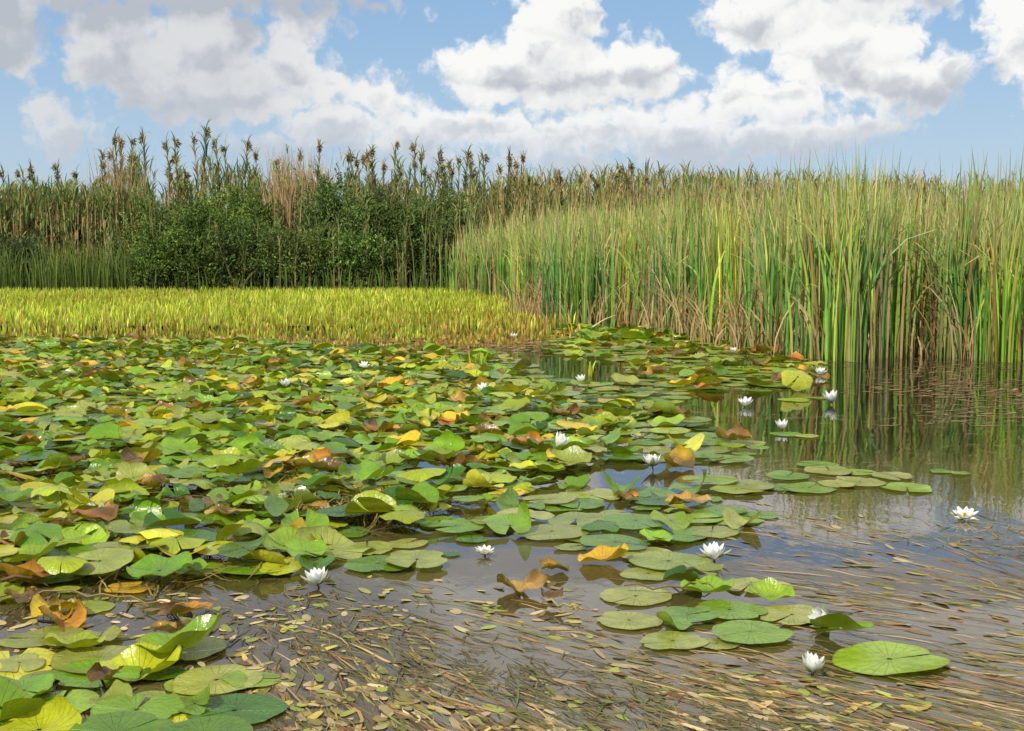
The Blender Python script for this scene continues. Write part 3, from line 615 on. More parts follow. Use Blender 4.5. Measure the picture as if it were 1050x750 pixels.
P = scatter_px(BR, 5200, 0, 3); n = len(P); P[:, 2] = U(.002, .04, n)
s.add(*ovals(P, RNG.normal(0, .6, n), U(.02, .07, n), U(.006, .02, n), pal([(150, 110, 66), (126, 100, 50), (160, 140, 60)], [3, 3, 2], n, .15), .05))
obj('floating_leaf_litter', s.mesh('floating_leaf_litter', M_WEED, False), kind='stuff', label='small oval pondweed leaves and litter afloat and just under the surface')

# ------------------------------------------------------------------ water soldier field
FIELD = [(-500, 296), (560, 299), (566, 318), (565, 350), (470, 360), (330, 357), (200, 355), (-500, 355)]
s = Soup()
Pf = scatter_w(FIELD, 19000, 0, (-26, 3)); Pf[:, :2] += RNG.normal(0, .28, (len(Pf), 2)); Pf = Pf[(np.sin(Pf[:, 0] * 3.1 + np.sin(Pf[:, 1] * 2)) * np.sin(Pf[:, 1] * 2.3) + RNG.normal(0, .3, len(Pf))) > -.75]; px, py, _ = proj(Pf)
# a rosette of blades at each point
kb = 5; P = np.repeat(Pf, kb, 0); n = len(P); P[:, :2] += RNG.normal(0, .05, (n, 2)); az = U(0, 6.28, n)
px, py, _ = proj(P); front_ = np.clip((py - 332) / 22, 0, 1) ** 1.5 + np.clip((px - 430) / 130, 0, 1) * np.clip((py - 315) / 30, 0, 1)
cc = pal([(174, 182, 54), (156, 174, 48), (194, 196, 80), (126, 152, 44), (176, 160, 78)], [4, 4, 2, 3, 1.2], n, .25); dry_ = pal([(176, 132, 76), (150, 110, 60), (186, 160, 70)], [2, 2, 2], n)
k = (U(0, 1, n) < np.clip(.05 + front_ * .6, 0, .7))[:, None]; cc = np.where(k, dry_, cc)
patch = (.5 + .5 * np.sin(P[:, 0] * .6 + np.sin(P[:, 1] * .5)) * np.sin(P[:, 1] * .35 + 1)); cc = cc * (.9 + .3 * patch)[:, None] * (1 - .25 * (patch < .25)[:, None] * np.array([-.1, .1, .3]))
Lb = U(.09, .27, n) * (1 - .6 * np.clip((py - 336) / 14, 0, 1)) * (.75 + .4 * patch)
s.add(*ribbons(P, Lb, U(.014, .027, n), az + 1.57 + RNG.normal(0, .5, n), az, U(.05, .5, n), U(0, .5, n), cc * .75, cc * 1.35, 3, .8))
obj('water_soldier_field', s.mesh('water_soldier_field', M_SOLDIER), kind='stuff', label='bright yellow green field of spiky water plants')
# dark plant mass under the blades
me = bpy.data.meshes.new('plant_bed'); pts = [G(x, y) for x, y in [(-500, 300), (560, 302), (560, 318), (550, 332), (470, 337), (330, 337), (200, 337), (-500, 337)]]
me.from_pydata([(p[0], p[1], .035) for p in pts], [], [list(range(len(pts)))[::-1]]); me.materials.append(earth_mat('plant_bed_mud', lin(84, 80, 30), lin(120, 104, 44), 3)); obj('plant_bed', me, kind='structure')
# tussocks standing alone
for (x, y, nb, hh, lab) in [(490, 384, 26, .26, 'small tussock of upright yellow green blades alone amid flat pads'), (442, 358, 18, .24, 'narrow green tussock left of the brown edge of the yellow field'), (603, 386, 10, .16, 'sparse short blades at the dark water opening'),
                             (372, 352, 22, .3, 'leafy tussock at the near edge of the yellow field beside the curled green pad')]:
    p = G(x, y); P = np.stack([RNG.normal(0, .04, nb), RNG.normal(0, .04, nb), np.zeros(nb)], 1); cc = pal([(180, 190, 50), (140, 170, 50)], [2, 1], nb)
    V, q, C = ribbons(P, U(.6, 1, nb) * hh, .02, U(0, 6, nb), U(0, 6.28, nb), U(.1, .6, nb), U(0, .4, nb), cc * .6, cc, 4)
    obj('grass_tussock', build_mesh('grass_tussock', V, q, C, M_SOLDIER), None, p, label=lab, category='water plant', group='lone tussocks in front of the yellow field')

# ------------------------------------------------------------------ cattails
EDGE = [(446, 303), (490, 306), (530, 312), (556, 322), (566, 333), (600, 334), (650, 337), (700, 342), (755, 352), (790, 360), (850, 369), (900, 367), (960, 364), (1030, 371), (1100, 366), (1250, 362), (1500, 362)]
EW = np.array([G(x, y) for x, y in EDGE]); seg = np.linalg.norm(np.diff(EW, axis=0), axis=1); cum = np.concatenate([[0], np.cumsum(seg)])
def along(sv): return np.stack([np.interp(sv, cum, EW[:, k]) for k in range(3)], -1)
def edge_s(px):  # arclength of the bed edge seen in column px
    ss = np.linspace(0, cum[-1], 3000); ex, _, _ = proj(along(ss)); return ss[np.argmin(np.abs(ex - px))]
cat_g = [(106, 152, 58), (84, 130, 58), (130, 170, 66), (108, 152, 84), (164, 182, 74), (186, 188, 88)]
cat_t = [(178, 172, 104), (200, 178, 120), (146, 158, 84), (212, 196, 140), (124, 148, 70)]
def cattail_leaves(P, h, green=1.0, wide=1.0, stray=.10):
    n = len(P); cb = pal(cat_g, [4, 4, 3, 3, 1.5, 1], n, .15) * green * 1.12; ct = pal(cat_t, [3, 3, 3, 2, 3], n, .15)
    dead = U(0, 1, n) < .22; cb[dead] = pal([(168, 140, 92), (140, 112, 72), (186, 164, 116)], [1, 1, 1], int(dead.sum()))
    return ribbons(P, h, U(.012, .028, n) * wide, U(-.9, .9, n), U(0, 6.28, n), np.abs(RNG.normal(0, .06 + stray * .6, n)), U(0, .45, n) * (U(0, 1, n) < .7) + (U(0, 1, n) < .12) * U(.8, 2.4, n), cb, ct, 7, .7, .6)
def top_h(px): return H + (top_h0(px) - 1.35) * 1100 / F
def top_h0(px):  # height of the bed as the photograph's skyline has it, metres, used with the column
    return np.interp(px, [450, 470, 520, 560, 620, 700, 760, 820, 880, 900, 960, 1050], [1.5, 1.95, 2.15, 2.1, 2.15, 2.2, 2.22, 2.24, 2.28, 2.26, 2.2, 2.2])
# each clump at the water's edge is a thing
clump_px = sorted([568, 582, 596, 612, 628, 645, 662, 678, 696, 712, 728, 742, 757, 770, 784, 798, 812, 828, 843, 856, 868, 880, 893, 906, 918, 931, 944, 956, 969, 982, 994, 1006, 1018, 1031, 1042, 1054] + [545, 530, 515, 500, 484, 468])
looks = ['dense fresh green', 'thin straw mixed', 'tall dark green', 'loose leaning', 'yellow green', 'dry stalked', 'bluish green']
for i, px in enumerate(clump_px):
    p = along(edge_s(px)); k = i % 7; nb = [34, 18, 30, 20, 26, 28, 34][k]; sp = [.09, .13, .10, .15, .1, .12, .12][k]
    if px in (845, 843, 757, 1031, 1042, 943, 944): nb = 46; sp = .13
    j = U(-.15, .35); P = np.stack([RNG.normal(0, sp, nb), RNG.normal(0, sp, nb) + j, np.full(nb, -.15)], 1)
    hh = top_h(px) * U(.62, 1.05, nb) * random.uniform(.85, 1.05) + .15; P[:, 1] += random.uniform(-.12, .3); tone = [1.05, .95, .75, 1.0, 1.3, 1, .9][k]
    V, q, C = cattail_leaves(P, hh, tone, 1.35 if k in (0, 2, 6) else 1.1, .05 if k != 3 else .22)
    if k == 6: C = C * np.array([.85, .98, 1.25])
    if k == 4: C = C * np.array([1.2, 1.08, .7])
    nxt = 'in front of the yellow field' if px < 560 else ('at the yellow field end' if px < 590 else ('above dark foot leaves' if px < 700 else ('by the flat pads' if px < 800 else ('beside the far lilies' if px < 870 else 'on the reddish weedy water'))))
    same = [q_ for q_ in range(i + 1) if q_ % 7 == k]; root = obj('cattail_clump', None, None, p, label=f"{looks[k]} cattail clump {nxt}, row place {i + 1}", category='cattail', group='cattail clumps along the water edge')
    obj('leaves', build_mesh('cattail_leaves', V, q, C, M_REED), root)
    nd = random.randint(4, 9); P = np.stack([RNG.normal(0, sp * 1.5, nd), RNG.normal(0, sp, nd) + .2, np.full(nd, -.1)], 1); cc = pal([(196, 176, 130), (150, 110, 76), (176, 150, 100)], [2, 2, 2], nd)
    V, q, C = ribbons(P, U(.4, 1.3, nd), U(.012, .024, nd), U(-.5, .5, nd), U(0, 6.28, nd), U(.1, 1.1, nd), U(0, 1.0, nd), cc, cc, 5)
    obj('dry_stalks', build_mesh('dry_cattail_stalks', V, q, C, M_REED), root)
# the bed behind them
s = Soup(); n = 14500; sv = U(0, cum[-1], n); dep = RNG.gamma(1.3, 1.3, n); dep = np.clip(dep, 0, 9); P = along(sv)
tang = along(np.minimum(sv + .3, cum[-1])) - along(np.maximum(sv - .3, 0)); tang /= np.linalg.norm(tang, axis=1)[:, None]
nrm = np.stack([-tang[:, 1], tang[:, 0], 0 * sv], 1); nrm[nrm[:, 1] < 0] *= -1; nrm = nrm * .55 + np.array([.45, .6, 0]); 
P = P + nrm * (dep[:, None] + (.28 + .30 * np.sin(sv * 3.1) * np.sin(sv * 1.7 + 1))[:, None].clip(.02)) + np.stack([RNG.normal(0, .18, n), RNG.normal(0, .1, n), np.full(n, -.1)], 1)
# leaves grow in tufts: pull toward tuft centres
cl = np.round(P[:, :2] / .33) * .33 + .09 * np.sin(P[:, :2] * 40); P[:, :2] = P[:, :2] * .5 + cl * .5
px, _, _ = proj(P); px = np.clip(px, 440, 1060); big = np.sin(P[:, 0] * 2.1 + 1) * np.sin(P[:, 1] * 1.3 + .5) + .6 * np.sin(P[:, 0] * 5.3) * np.sin(P[:, 1] * 3.1); hh = top_h(px) * np.clip(RNG.normal(.88, .16, n) + .11 * big, .4, 1.27) + .1
V, q, C = cattail_leaves(P, hh, 1.1, 1.1 + .025 * np.clip(P[:, 1] - 12, 0, 25), .11); s.add(V, q, C)
# straw coloured flowering stalks that top the bed
n = 2600; sv = U(0, cum[-1], n); P = along(sv) + np.stack([U(0, 3, n), U(.1, 4, n), np.zeros(n)], 1); px, _, _ = proj(P); cc = pal([(196, 178, 120), (176, 150, 96), (160, 164, 90)], [3, 2, 3], n)
s.add(*ribbons(P, top_h(np.clip(px, 440, 1060)) * U(.7, 1.12, n), .02, U(-.5, .5, n), U(0, 6.28, n), np.abs(RNG.normal(0, .06, n)), U(.1, 1.4, n), cc * .8, cc, 7))
obj('cattail_bed', s.mesh('cattail_bed', M_REED), kind='stuff', label='dense bed of tall cattail leaves behind the front clumps')
# fallen straws at the foot, reddish dead base leaves
s = Soup(); n = 2800; sv = U(edge_s(560), cum[-1], n); P = along(sv) + np.stack([RNG.normal(0, .3, n), U(-.05, 1.0, n), np.full(n, 0.)], 1); cc = pal([(170, 134, 92), (196, 170, 124), (130, 100, 68), (150, 134, 86)], [2, 3, 2, 2], n)
s.add(*ribbons(P, U(.15, 1.0, n), U(.01, .024, n), U(-1, 1, n), U(0, 6.28, n), U(.2, 1.4, n), U(-.4, .6, n), cc, cc * 1.05, 4))
obj('dead_cattail_leaves', s.mesh('dead_cattail_leaves', M_REED), kind='stuff', label='dead tan leaves slumped at the foot of the cattails')
for (a, b, hgt, lab) in [((815, 366), (848, 340), .3, 'pale straw leaning out of the cattails above the flat pads'), ((968, 358), (955, 325), .45, 'pale bent cattail stalk leaning left inside the bed'), ((605, 338), (632, 318), .2, 'bleached broken leaf leaning beside the field corner')]:
    A = G(*a); B = np.array([at_depth(b[0], A[1] + .2), A[1] + .2, hgt]); pts = [A * (1 - t) + B * t + np.array([0, 0, .03 * math.sin(3.1 * t)]) for t in np.linspace(0, 1, 6)]
    V, q, C = tube([p_ - A for p_ in pts], [.012, .012, .011, .009, .007, .004], lin(206, 190, 140)); obj('leaning_straw', build_mesh('leaning_straw', V, q, C, M_WEED), None, A, label=lab, category='straw')

# ------------------------------------------------------------------ bushes
def make_bush(x0, x1, ytop, Y, lab, colr=(60, 84, 34), grp='willow bushes behind the yellow field', dens=1.0, seed=1):
    rg = np.random.default_rng(seed); xa, xb = at_depth(x0 - 14, Y), at_depth(x1 + 14, Y); W = xb - xa; cx = (xa + xb) / 2; Ht = at_depth(525, Y, ytop - 5)[2]
    root = obj('willow_bush', None, None, (cx, Y, 0), label=lab, category='bush', group=grp)
    nl = 38; lob = []
    for k in range(nl):
        a = rg.uniform(-1, 1); z = rg.uniform(.08, .92); wz = math.sqrt(max(.10, 1 - (abs(z - .35) / .68) ** 1.6)); rr = rg.uniform(.12, .26) * min(W, Ht)
        lob.append((a * (W / 2 - rr * .8) * wz, rg.uniform(-.5, .5) * W * .35 * wz, z * (Ht - rr) + rr * .3, rr))
    Vs = Soup(); nleaf = int(40000 * dens * (W * Ht) / 16)
    idx = rg.integers(0, nl, nleaf); L = np.array(lob)[idx]; d = rg.normal(0, 1, (nleaf, 3)); d /= np.linalg.norm(d, axis=1)[:, None]
    rad = L[:, 3] * (rg.uniform(.3, 1.0, nleaf) ** .6 + np.abs(rg.normal(0, .17, nleaf))); P = L[:, :3] + d * rad[:, None] * np.array([1, 1, .85])
    # hollow noise makes gaps; sprigs break the outline
    g = np.sin(P[:, 0] * 5.1 + seed) * np.sin(P[:, 2] * 6.3 + 1) * np.sin(P[:, 1] * 4.7 + 2) + rg.normal(0, .25, nleaf); g2 = np.sin(P[:, 0] * 2.3 + seed * 1.7) * np.sin(P[:, 2] * 2.9 + seed) ; keep = (g + .5 * g2 > -.55) & (P[:, 2] > .03); P = P[keep]; d = d[keep]; n_ = len(P); lid = idx[keep]
    ax = rg.normal(0, 1, (n_, 3)) + np.array([0, 0, .7]); ax /= np.linalg.norm(ax, axis=1)[:, None]; nn = rg.normal(0, 1, (n_, 3)) + d; B = np.cross(ax, nn); B /= np.linalg.norm(B, axis=1)[:, None] + 1e-6
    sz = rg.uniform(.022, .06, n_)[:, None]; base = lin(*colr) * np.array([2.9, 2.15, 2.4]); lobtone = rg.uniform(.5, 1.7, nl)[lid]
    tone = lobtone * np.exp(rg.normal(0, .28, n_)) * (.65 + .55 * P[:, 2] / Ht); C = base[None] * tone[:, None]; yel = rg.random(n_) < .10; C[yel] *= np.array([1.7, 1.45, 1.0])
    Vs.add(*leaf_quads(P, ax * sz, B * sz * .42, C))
    # sprigs at the top
    ns = int(120 * dens); 
    for k in range(ns):
        b = lob[rg.integers(0, nl)]; p0 = np.array([b[0] + rg.normal(0, b[3] * .5), b[1], b[2] + b[3] * .6]); dr = np.array([rg.normal(0, .55), rg.normal(0, .3) - .2, 1]); dr /= np.linalg.norm(dr); ln = rg.uniform(.25, .85); m = 26
        t = np.linspace(0, 1, m)[:, None]; Pc = p0 + dr * ln * t + rg.normal(0, .03, (m, 3)); axx = dr + rg.normal(0, .5, (m, 3)); axx /= np.linalg.norm(axx, axis=1)[:, None]; Bb = np.cross(axx, rg.normal(0, 1, (m, 3))); Bb /= np.linalg.norm(Bb, axis=1)[:, None]
        if Pc[-1, 2] > Ht * 1.05: continue
        Vs.add(*leaf_quads(Pc, axx * .06, Bb * .018, base[None] * rg.uniform(.9, 1.6) + 0 * Pc))
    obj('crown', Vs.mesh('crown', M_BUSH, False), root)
    ts = Soup()
    for k in range(7):
        tx = rg.uniform(-.35, .35) * W; b = lob[rg.integers(0, nl)]; p0 = np.array([tx * .6, rg.uniform(-.3, .3), 0]); p3 = np.array(b[:3]); p1 = p0 + (p3 - p0) * .4 + rg.normal(0, .12, 3); p2 = p0 + (p3 - p0) * .75 + rg.normal(0, .12, 3)
        ts.add(*tube([p0, p1, p2, p3], [.045, .035, .022, .008], lin(96, 84, 62), 5))
    obj('trunk', ts.mesh('trunk', M_BARK), root)
BUSH = [
 (2, 52, 246, 34.5, 'low round dark bush furthest left, behind the yellow field', (44, 62, 34), .9), (118, 200, 208, 35.5, 'tall left bush under the leftmost tall reed tuft', (60, 80, 36), 1), (165, 238, 214, 34.8, 'dense dark bush, second of the big clump', (50, 74, 30), 1),
 (205, 285, 192, 35.8, 'high rounded bush in the centre of the big clump', (58, 82, 34), 1), (262, 330, 232, 34.6, 'low fresh green bush in front of the tan reeds', (60, 82, 38), .9), (318, 372, 180, 36.0, 'tallest bush with a pointed top, right of the tan reed gap', (52, 76, 36), 1),
 (352, 412, 200, 35.2, 'broad dark bush, middle of the right half', (50, 72, 32), 1), (398, 452, 208, 35.6, 'dark bush tapering down where the cattails begin', (52, 74, 34), 1), (440, 492, 204, 37.0, 'small bush rising over the start of the cattail bed', (58, 80, 40), .9),
 (508, 562, 190, 42.0, 'distant small bush above the cattail bed', (60, 80, 42), .8), (60, 122, 250, 36.2, 'low leafy bush between the far left bush and the big clump', (84, 104, 44), .6), (-60, 10, 240, 35.5, 'dark bush cut by the left edge of the view', (50, 66, 36), .8),
 (140, 215, 236, 34.2, 'low skirt bush in front of the left big bush', (54, 78, 32), .8), (225, 268, 226, 34.2, 'small dark bush in front of the high rounded one', (46, 68, 30), .8), (330, 400, 240, 34.4, 'low bush at the foot of the pointed one', (54, 80, 34), .8)]
for i, (a, b, c, Y, lab, colr, dn) in enumerate(BUSH): make_bush(a, b, c, Y, lab, colr, seed=20 + i, dens=dn)

# ------------------------------------------------------------------ tall reeds behind the bushes
def make_cane_variant(v):
    rg = np.random.default_rng(100 + v); st = Soup(); lf = Soup(); pl = Soup(); Hc = 4.2; tan_ = v % 4 == 3
    bend = rg.uniform(-.25, .25); path = [(bend * (z / Hc) ** 2, .1 * bend * z / Hc, z) for z in np.linspace(0, Hc, 8)]
    V, q, C = tube(path, [.014, .013, .012, .011, .010, .008, .006, .003], lin(168, 150, 104) if not tan_ else lin(196, 164, 116), 4); st.add(V, q, C)
    n = 70; z = Hc * rg.uniform(.08, .955, n) ** .78; P = np.stack([bend * (z / Hc) ** 2, .1 * bend * z / Hc, z], 1); low = z < Hc * .5
    cb = np.where(rg.random((n, 1)) < (.35 + .4 * low[:, None]), lin(176, 156, 104)[None], lin(100, 120, 66)[None]) * rg.uniform(.6, 1.5, (n, 1))
    if tan_: cb = lin(178, 158, 118)[None] * rg.uniform(.7, 1.2, (n, 1))
    lf.add(*ribbons(P, rg.uniform(.3, .65, n), rg.uniform(.026, .048, n), rg.uniform(0, 3.14, n), rg.uniform(0, 6.28, n), rg.uniform(.3, 1.2, n) * (1.15 - .5 * z / Hc), rg.uniform(.3, 2.0, n), cb, cb * .95, 5, .9))
    top = np.array([bend, .1 * bend, Hc - .12]); n = 80; cc = pal([(156, 146, 118), (126, 120, 96), (178, 162, 128)], [2, 2, 1], n)
    dd = rg.normal(0, 1, (n, 3)); dd /= np.linalg.norm(dd, axis=1)[:, None]; side = np.array([rg.uniform(-.08, .08), 0, 0]); Pq = top + side + dd * rg.uniform(.02, .095, n)[:, None] * np.array([1, 1, 1.5]) + np.array([0, 0, .05])
    Aq = dd * .05 + np.array([side[0] * .4, 0, -.015]); Bq = np.cross(dd, rg.normal(0, 1, (n, 3))) * .014; pl.add(*leaf_quads(Pq, Aq, Bq, cc))
    return st.mesh('stem', M_REED), lf.mesh('leaves', M_REED), pl.mesh('plume', M_REED)
variants = [make_cane_variant(v) for v in range(10)]
SKY = [(-60, 190), (0, 168), (20, 190), (45, 175), (70, 168), (100, 175), (112, 190), (122, 145), (135, 134), (155, 138), (162, 170), (178, 160), (190, 145), (205, 150), (214, 131), (232, 136), (240, 139), (252, 138), (262, 150), (275, 145), (290, 150), (298, 148), (312, 150), (320, 142), (330, 165), (345, 165), (355, 152), (375, 155), (392, 152), (405, 150), (430, 150), (438, 175), (458, 156), (475, 162), (490, 155), (512, 160), (535, 158), (545, 175), (565, 180), (585, 172), (600, 178), (615, 175), (640, 178), (660, 170), (675, 178), (690, 180), (715, 178), (760, 190), (1100, 195)]
skx, sky = [a for a, _ in SKY], [b for _, b in SKY]
def place_cane(px, ytop, Y, root=None, v=None):
    Ht = at_depth(525, Y, ytop)[2]; v = RNG.integers(0, 10) if v is None else v
    return np.array([at_depth(px, Y), Y, 0]), Ht / 4.2, v
bushname = lambda px: ('above the far left thin reeds' if px < 110 else 'above the left bush' if px < 165 else 'above the dark bush' if px < 205 else 'above the high rounded bush' if px < 262 else 'over the tan reed gap' if px < 322 else 'above the pointed bush' if px < 375 else 'above the broad dark bush' if px < 440 else 'where the cattails begin' if px < 505 else 'above the distant small bush' if px < 565 else 'over the far cattails')
cpx = []; x = 3
while x < 700:
    cpx.append(x + random.gauss(0, 2)); x += random.choice([1.5, 2.5, 3, 4, 14, 18]) if 118 < x < 345 else random.choice([2, 3, 4, 5, 9, 13]) if x < 560 else random.uniform(4, 12)
cnt = {}
for px in cpx:
    yt = float(np.interp(px, skx, sky)) + abs(random.gauss(0, 17)) - 5; thin = px < 112
    p, sc, v = place_cane(px, yt, random.uniform(37.5, 39.5)); b = bushname(px); cnt[b] = cnt.get(b, 0) + 1; high = yt < 150
    look = 'thin pale' if thin else ('very tall dark plumed' if high else ('tan stemmed' if v % 4 == 3 else 'dark plumed'))
    root = obj('tall_reed', None, None, p, label=f"{look} reed cane {b}, number {cnt[b]} from left", category='reed', group='tall reed canes against the sky'); root.scale = (1, 1, sc); root.rotation_euler = (RNG.normal(0, .04), RNG.normal(0, .06), U(0, 6.28))
    st, lf, pl = variants[v]
    obj('stem', st, root)
    o = obj('leaves', lf, root)
    if thin: o.scale = (.7, .7, 1)
    obj('plume', pl, root)
# the reed mass below and behind
def cane_mass(name, lab, px0, px1, n, Y0, Y1, ytop, green, tanp, leafn=5):
    s = Soup(); px = U(px0, px1, n); Y = U(Y0, Y1, n); yt = ytop(px) + np.abs(RNG.normal(0, 10, n)); Ht = np.array([at_depth(525, b, a)[2] for a, b in zip(yt, Y)])
    P = np.stack([(px - 525) / F * Y / CP, Y, 0 * px], 1); cs = pal([(192, 168, 118), (166, 142, 96), (120, 120, 70)], [3, 2, 2], n)
    s.add(*ribbons(P, Ht, .026, U(-.5, .5, n), U(0, 6.28, n), np.abs(RNG.normal(0, .04, n)), U(0, .12, n), cs, cs, 5, .6))
    m = n * leafn; i = RNG.integers(0, n, m); t = U(.25, 1, m); Q = P[i].copy(); Q[:, 2] = Ht[i] * t; Q[:, 0] += RNG.normal(0, .04, m)
    cc = np.where(U(0, 1, m)[:, None] < tanp + .3 * (1 - t)[:, None], pal([(190, 160, 108), (160, 132, 84)], [1, 1], m), pal(green, [1] * len(green), m, .2))
    s.add(*ribbons(Q, U(.3, .7, m), U(.03, .055, m), U(0, 3.14, m), U(0, 6.28, m), U(.2, .7, m), U(.2, 1.6, m), cc, cc, 4))
    obj(name, s.mesh(name, M_REED), kind='stuff', label=lab)
G1 = [(110, 130, 74), (92, 114, 62), (128, 142, 82), (76, 94, 52)]
cane_mass('tall_reed_bed', 'bed of tall reeds standing behind the bushes', -400, 760, 1700, 38, 42, lambda p: np.interp(p, skx, sky) + 20 + 12 * np.sin(p * .21) * np.sin(p * .047 + 1) + 14, G1, .15, 16)
cane_mass('low_reed_bed', 'lower green and tan reeds on the left behind the yellow field', -400, 160, 1900, 35.5, 38, lambda p: 196 + 0 * p, [(118, 140, 72), (98, 122, 60), (140, 152, 84), (80, 102, 52)], .16, 13)
cane_mass('far_reed_bed', 'far reeds behind the cattail bed', 470, 1300, 2300, 36, 46, lambda p: np.interp(p, [470, 520, 600, 700, 900, 1300], [200, 186, 178, 178, 186, 190]), [(120, 140, 74), (146, 150, 86), (104, 124, 62)], .35, 9)
# tan reeds showing between the bushes and grass at their feet
s = Soup(); n = 900; px = np.where(U(0, 1, n) < .55, RNG.normal(298, 12, n), np.where(U(0, 1, n) < .5, RNG.normal(330, 10, n), RNG.normal(125, 14, n))); Y = U(36.2, 37, n); cc = pal([(186, 158, 118), (160, 136, 100), (140, 124, 80)], [3, 2, 1], n)
s.add(*ribbons(np.stack([(px - 525) / F * Y / CP, Y, 0 * px], 1), U(1.5, 4.2, n), .035, U(-.5, .5, n), U(0, 6.28, n), np.abs(RNG.normal(0, .08, n)), U(0, .3, n), cc, cc, 5))
n = 4200; px = U(-300, 470, n); Y = U(33.4, 35, n); m = (px < 135) | (U(0, 1, n) < .22); px = px[m]; Y = Y[m]; n = len(px); cc = pal([(96, 120, 46), (120, 136, 60), (80, 100, 44)], [1, 1, 1], n)
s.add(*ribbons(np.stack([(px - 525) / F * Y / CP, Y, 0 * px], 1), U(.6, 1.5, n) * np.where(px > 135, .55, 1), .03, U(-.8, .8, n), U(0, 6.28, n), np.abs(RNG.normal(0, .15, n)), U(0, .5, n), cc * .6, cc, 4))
n = 170; px = U(110, 500, n); Y = U(33.9, 36.5, n); hh = U(1.2, 4.0, n) * np.where(np.sin(px * .09) > .2, 1, .6); P = np.stack([(px - 525) / F * Y / CP, Y, 0 * px], 1); cc = pal([(170, 146, 104), (110, 124, 66), (136, 120, 76)], [3, 3, 2], n)
s.add(*ribbons(P, hh, .026, U(-.5, .5, n), U(0, 6.28, n), np.abs(RNG.normal(0, .08, n)), U(0, .3, n), cc, cc, 5))
m = n * 9; i = RNG.integers(0, n, m); Q = P[i].copy(); Q[:, 2] = hh[i] * U(.3, .98, m); c2 = pal([(110, 130, 70), (132, 142, 80), (170, 150, 106), (88, 110, 56)], [3, 2, 1.5, 3], m)
s.add(*ribbons(Q, U(.25, .6, m), U(.025, .045, m), U(0, 3.14, m), U(0, 6.28, m), U(.3, .9, m), U(.2, 1.6, m), c2, c2, 4))
obj('bank_grass', s.mesh('bank_grass', M_REED), kind='stuff', label='rank grass and dry reeds at the foot of the bushes')

# ------------------------------------------------------------------ sun and sky
SUN_AZ, SUN_EL = R(-145), R(47)      # azimuth from +Y toward +X; sun behind the viewer on the left
sd = Vector((math.sin(SUN_AZ) * math.cos(SUN_EL), math.cos(SUN_AZ) * math.cos(SUN_EL), math.sin(SUN_EL)))
sl = bpy.data.lights.new('sun', 'SUN'); sl.energy = 4.6; sl.angle = R(.53); sl.color = (1, .95, .86); so = bpy.data.objects.new('sun', sl); COL.objects.link(so); so.rotation_euler = sd.to_track_quat('Z', 'Y').to_euler()

w = bpy.data.worlds.new('World'); scene.world = w; w.use_nodes = True; w.node_tree.nodes.clear(); t = NT(w.node_tree)
gtree = bpy.data.node_groups.new('cloud_density', 'ShaderNodeTree')
gtree.interface.new_socket('P', in_out='INPUT', socket_type='NodeSocketVector'); gtree.interface.new_socket('D', in_out='OUTPUT', socket_type='NodeSocketFloat'); gtree.interface.new_socket('S', in_out='OUTPUT', socket_type='NodeSocketFloat')
g = NT(gtree); gi = g.add('NodeGroupInput'); go = g.add('NodeGroupOutput')
Pp = gi.outputs[0]       # sky coordinates: hundredths of a radian-like unit (azimuth, elevation)
n1 = g.noise(Pp, .028, 4, .55, True, '2D'); wv = g.vm('MULTIPLY', g.vm('SUBTRACT', n1, (.5, .5, .5)), (40, 28, 0)); Pw = g.vm('ADD', Pp, wv)
def cl(x, y): return (x - 525, 258 - y)
CL = [(572, 30, 46, 40), (520, 78, 80, 36), (590, 85, 110, 36), (655, 80, 52, 38), (560, 60, 60, 40), (480, 135, 110, 26), (600, 140, 120, 26), (700, 140, 90, 30), (800, 145, 110, 24), (880, 138, 45, 14), (650, 120, 120, 20),
      (850, 8, 120, 44), (780, 30, 60, 34), (905, 95, 74, 34), (860, 60, 80, 46), (748, 105, 28, 32), (800, 110, 60, 28), (960, 90, 24, 26), (730, 25, 24, 14),
      (1045, 50, 62, 52), (1070, 105, 50, 44), (10, 55, 56, 50), (130, 62, 50, 48), (215, 62, 66, 52), (190, 95, 100, 30), (295, 75, 44, 34), (20, 20, 70, 30), (250, 80, 60, 34), (310, 30, 44, 22), (180, 8, 220, 22), (60, 10, 110, 26), (300, 3, 90, 12), (230, 110, 100, 30), (330, 95, 36, 26), (385, 105, 44, 26), (350, 130, 80, 28),
      (60, 125, 18, 22), (85, 150, 34, 24), (425, 140, 60, 28), (420, 160, 80, 12), (560, 166, 110, 12), (720, 160, 90, 12), (300, 150, 70, 14), (-120, 70, 120, 60), (-80, 150, 60, 20), (1180, 130, 70, 30), (-300, 40, 120, 80), (1350, 60, 120, 70)]
D = None
for (x, y, a, b) in CL:
    cx, cy = cl(x, y); sc = min(a, b) / 34.0
    a *= 1.03; b *= 1.06; m1 = g.vm('MULTIPLY_ADD', Pw, (1 / a, 1 / b, 0), (-cx / a, -cy / b, 0)); ln = g.vm('LENGTH', m1, out=1)
    v = g.math('MULTIPLY_ADD', ln, -sc, sc)
    if D is None: D = v
    else:
        D = g.math('MAXIMUM', D, v)
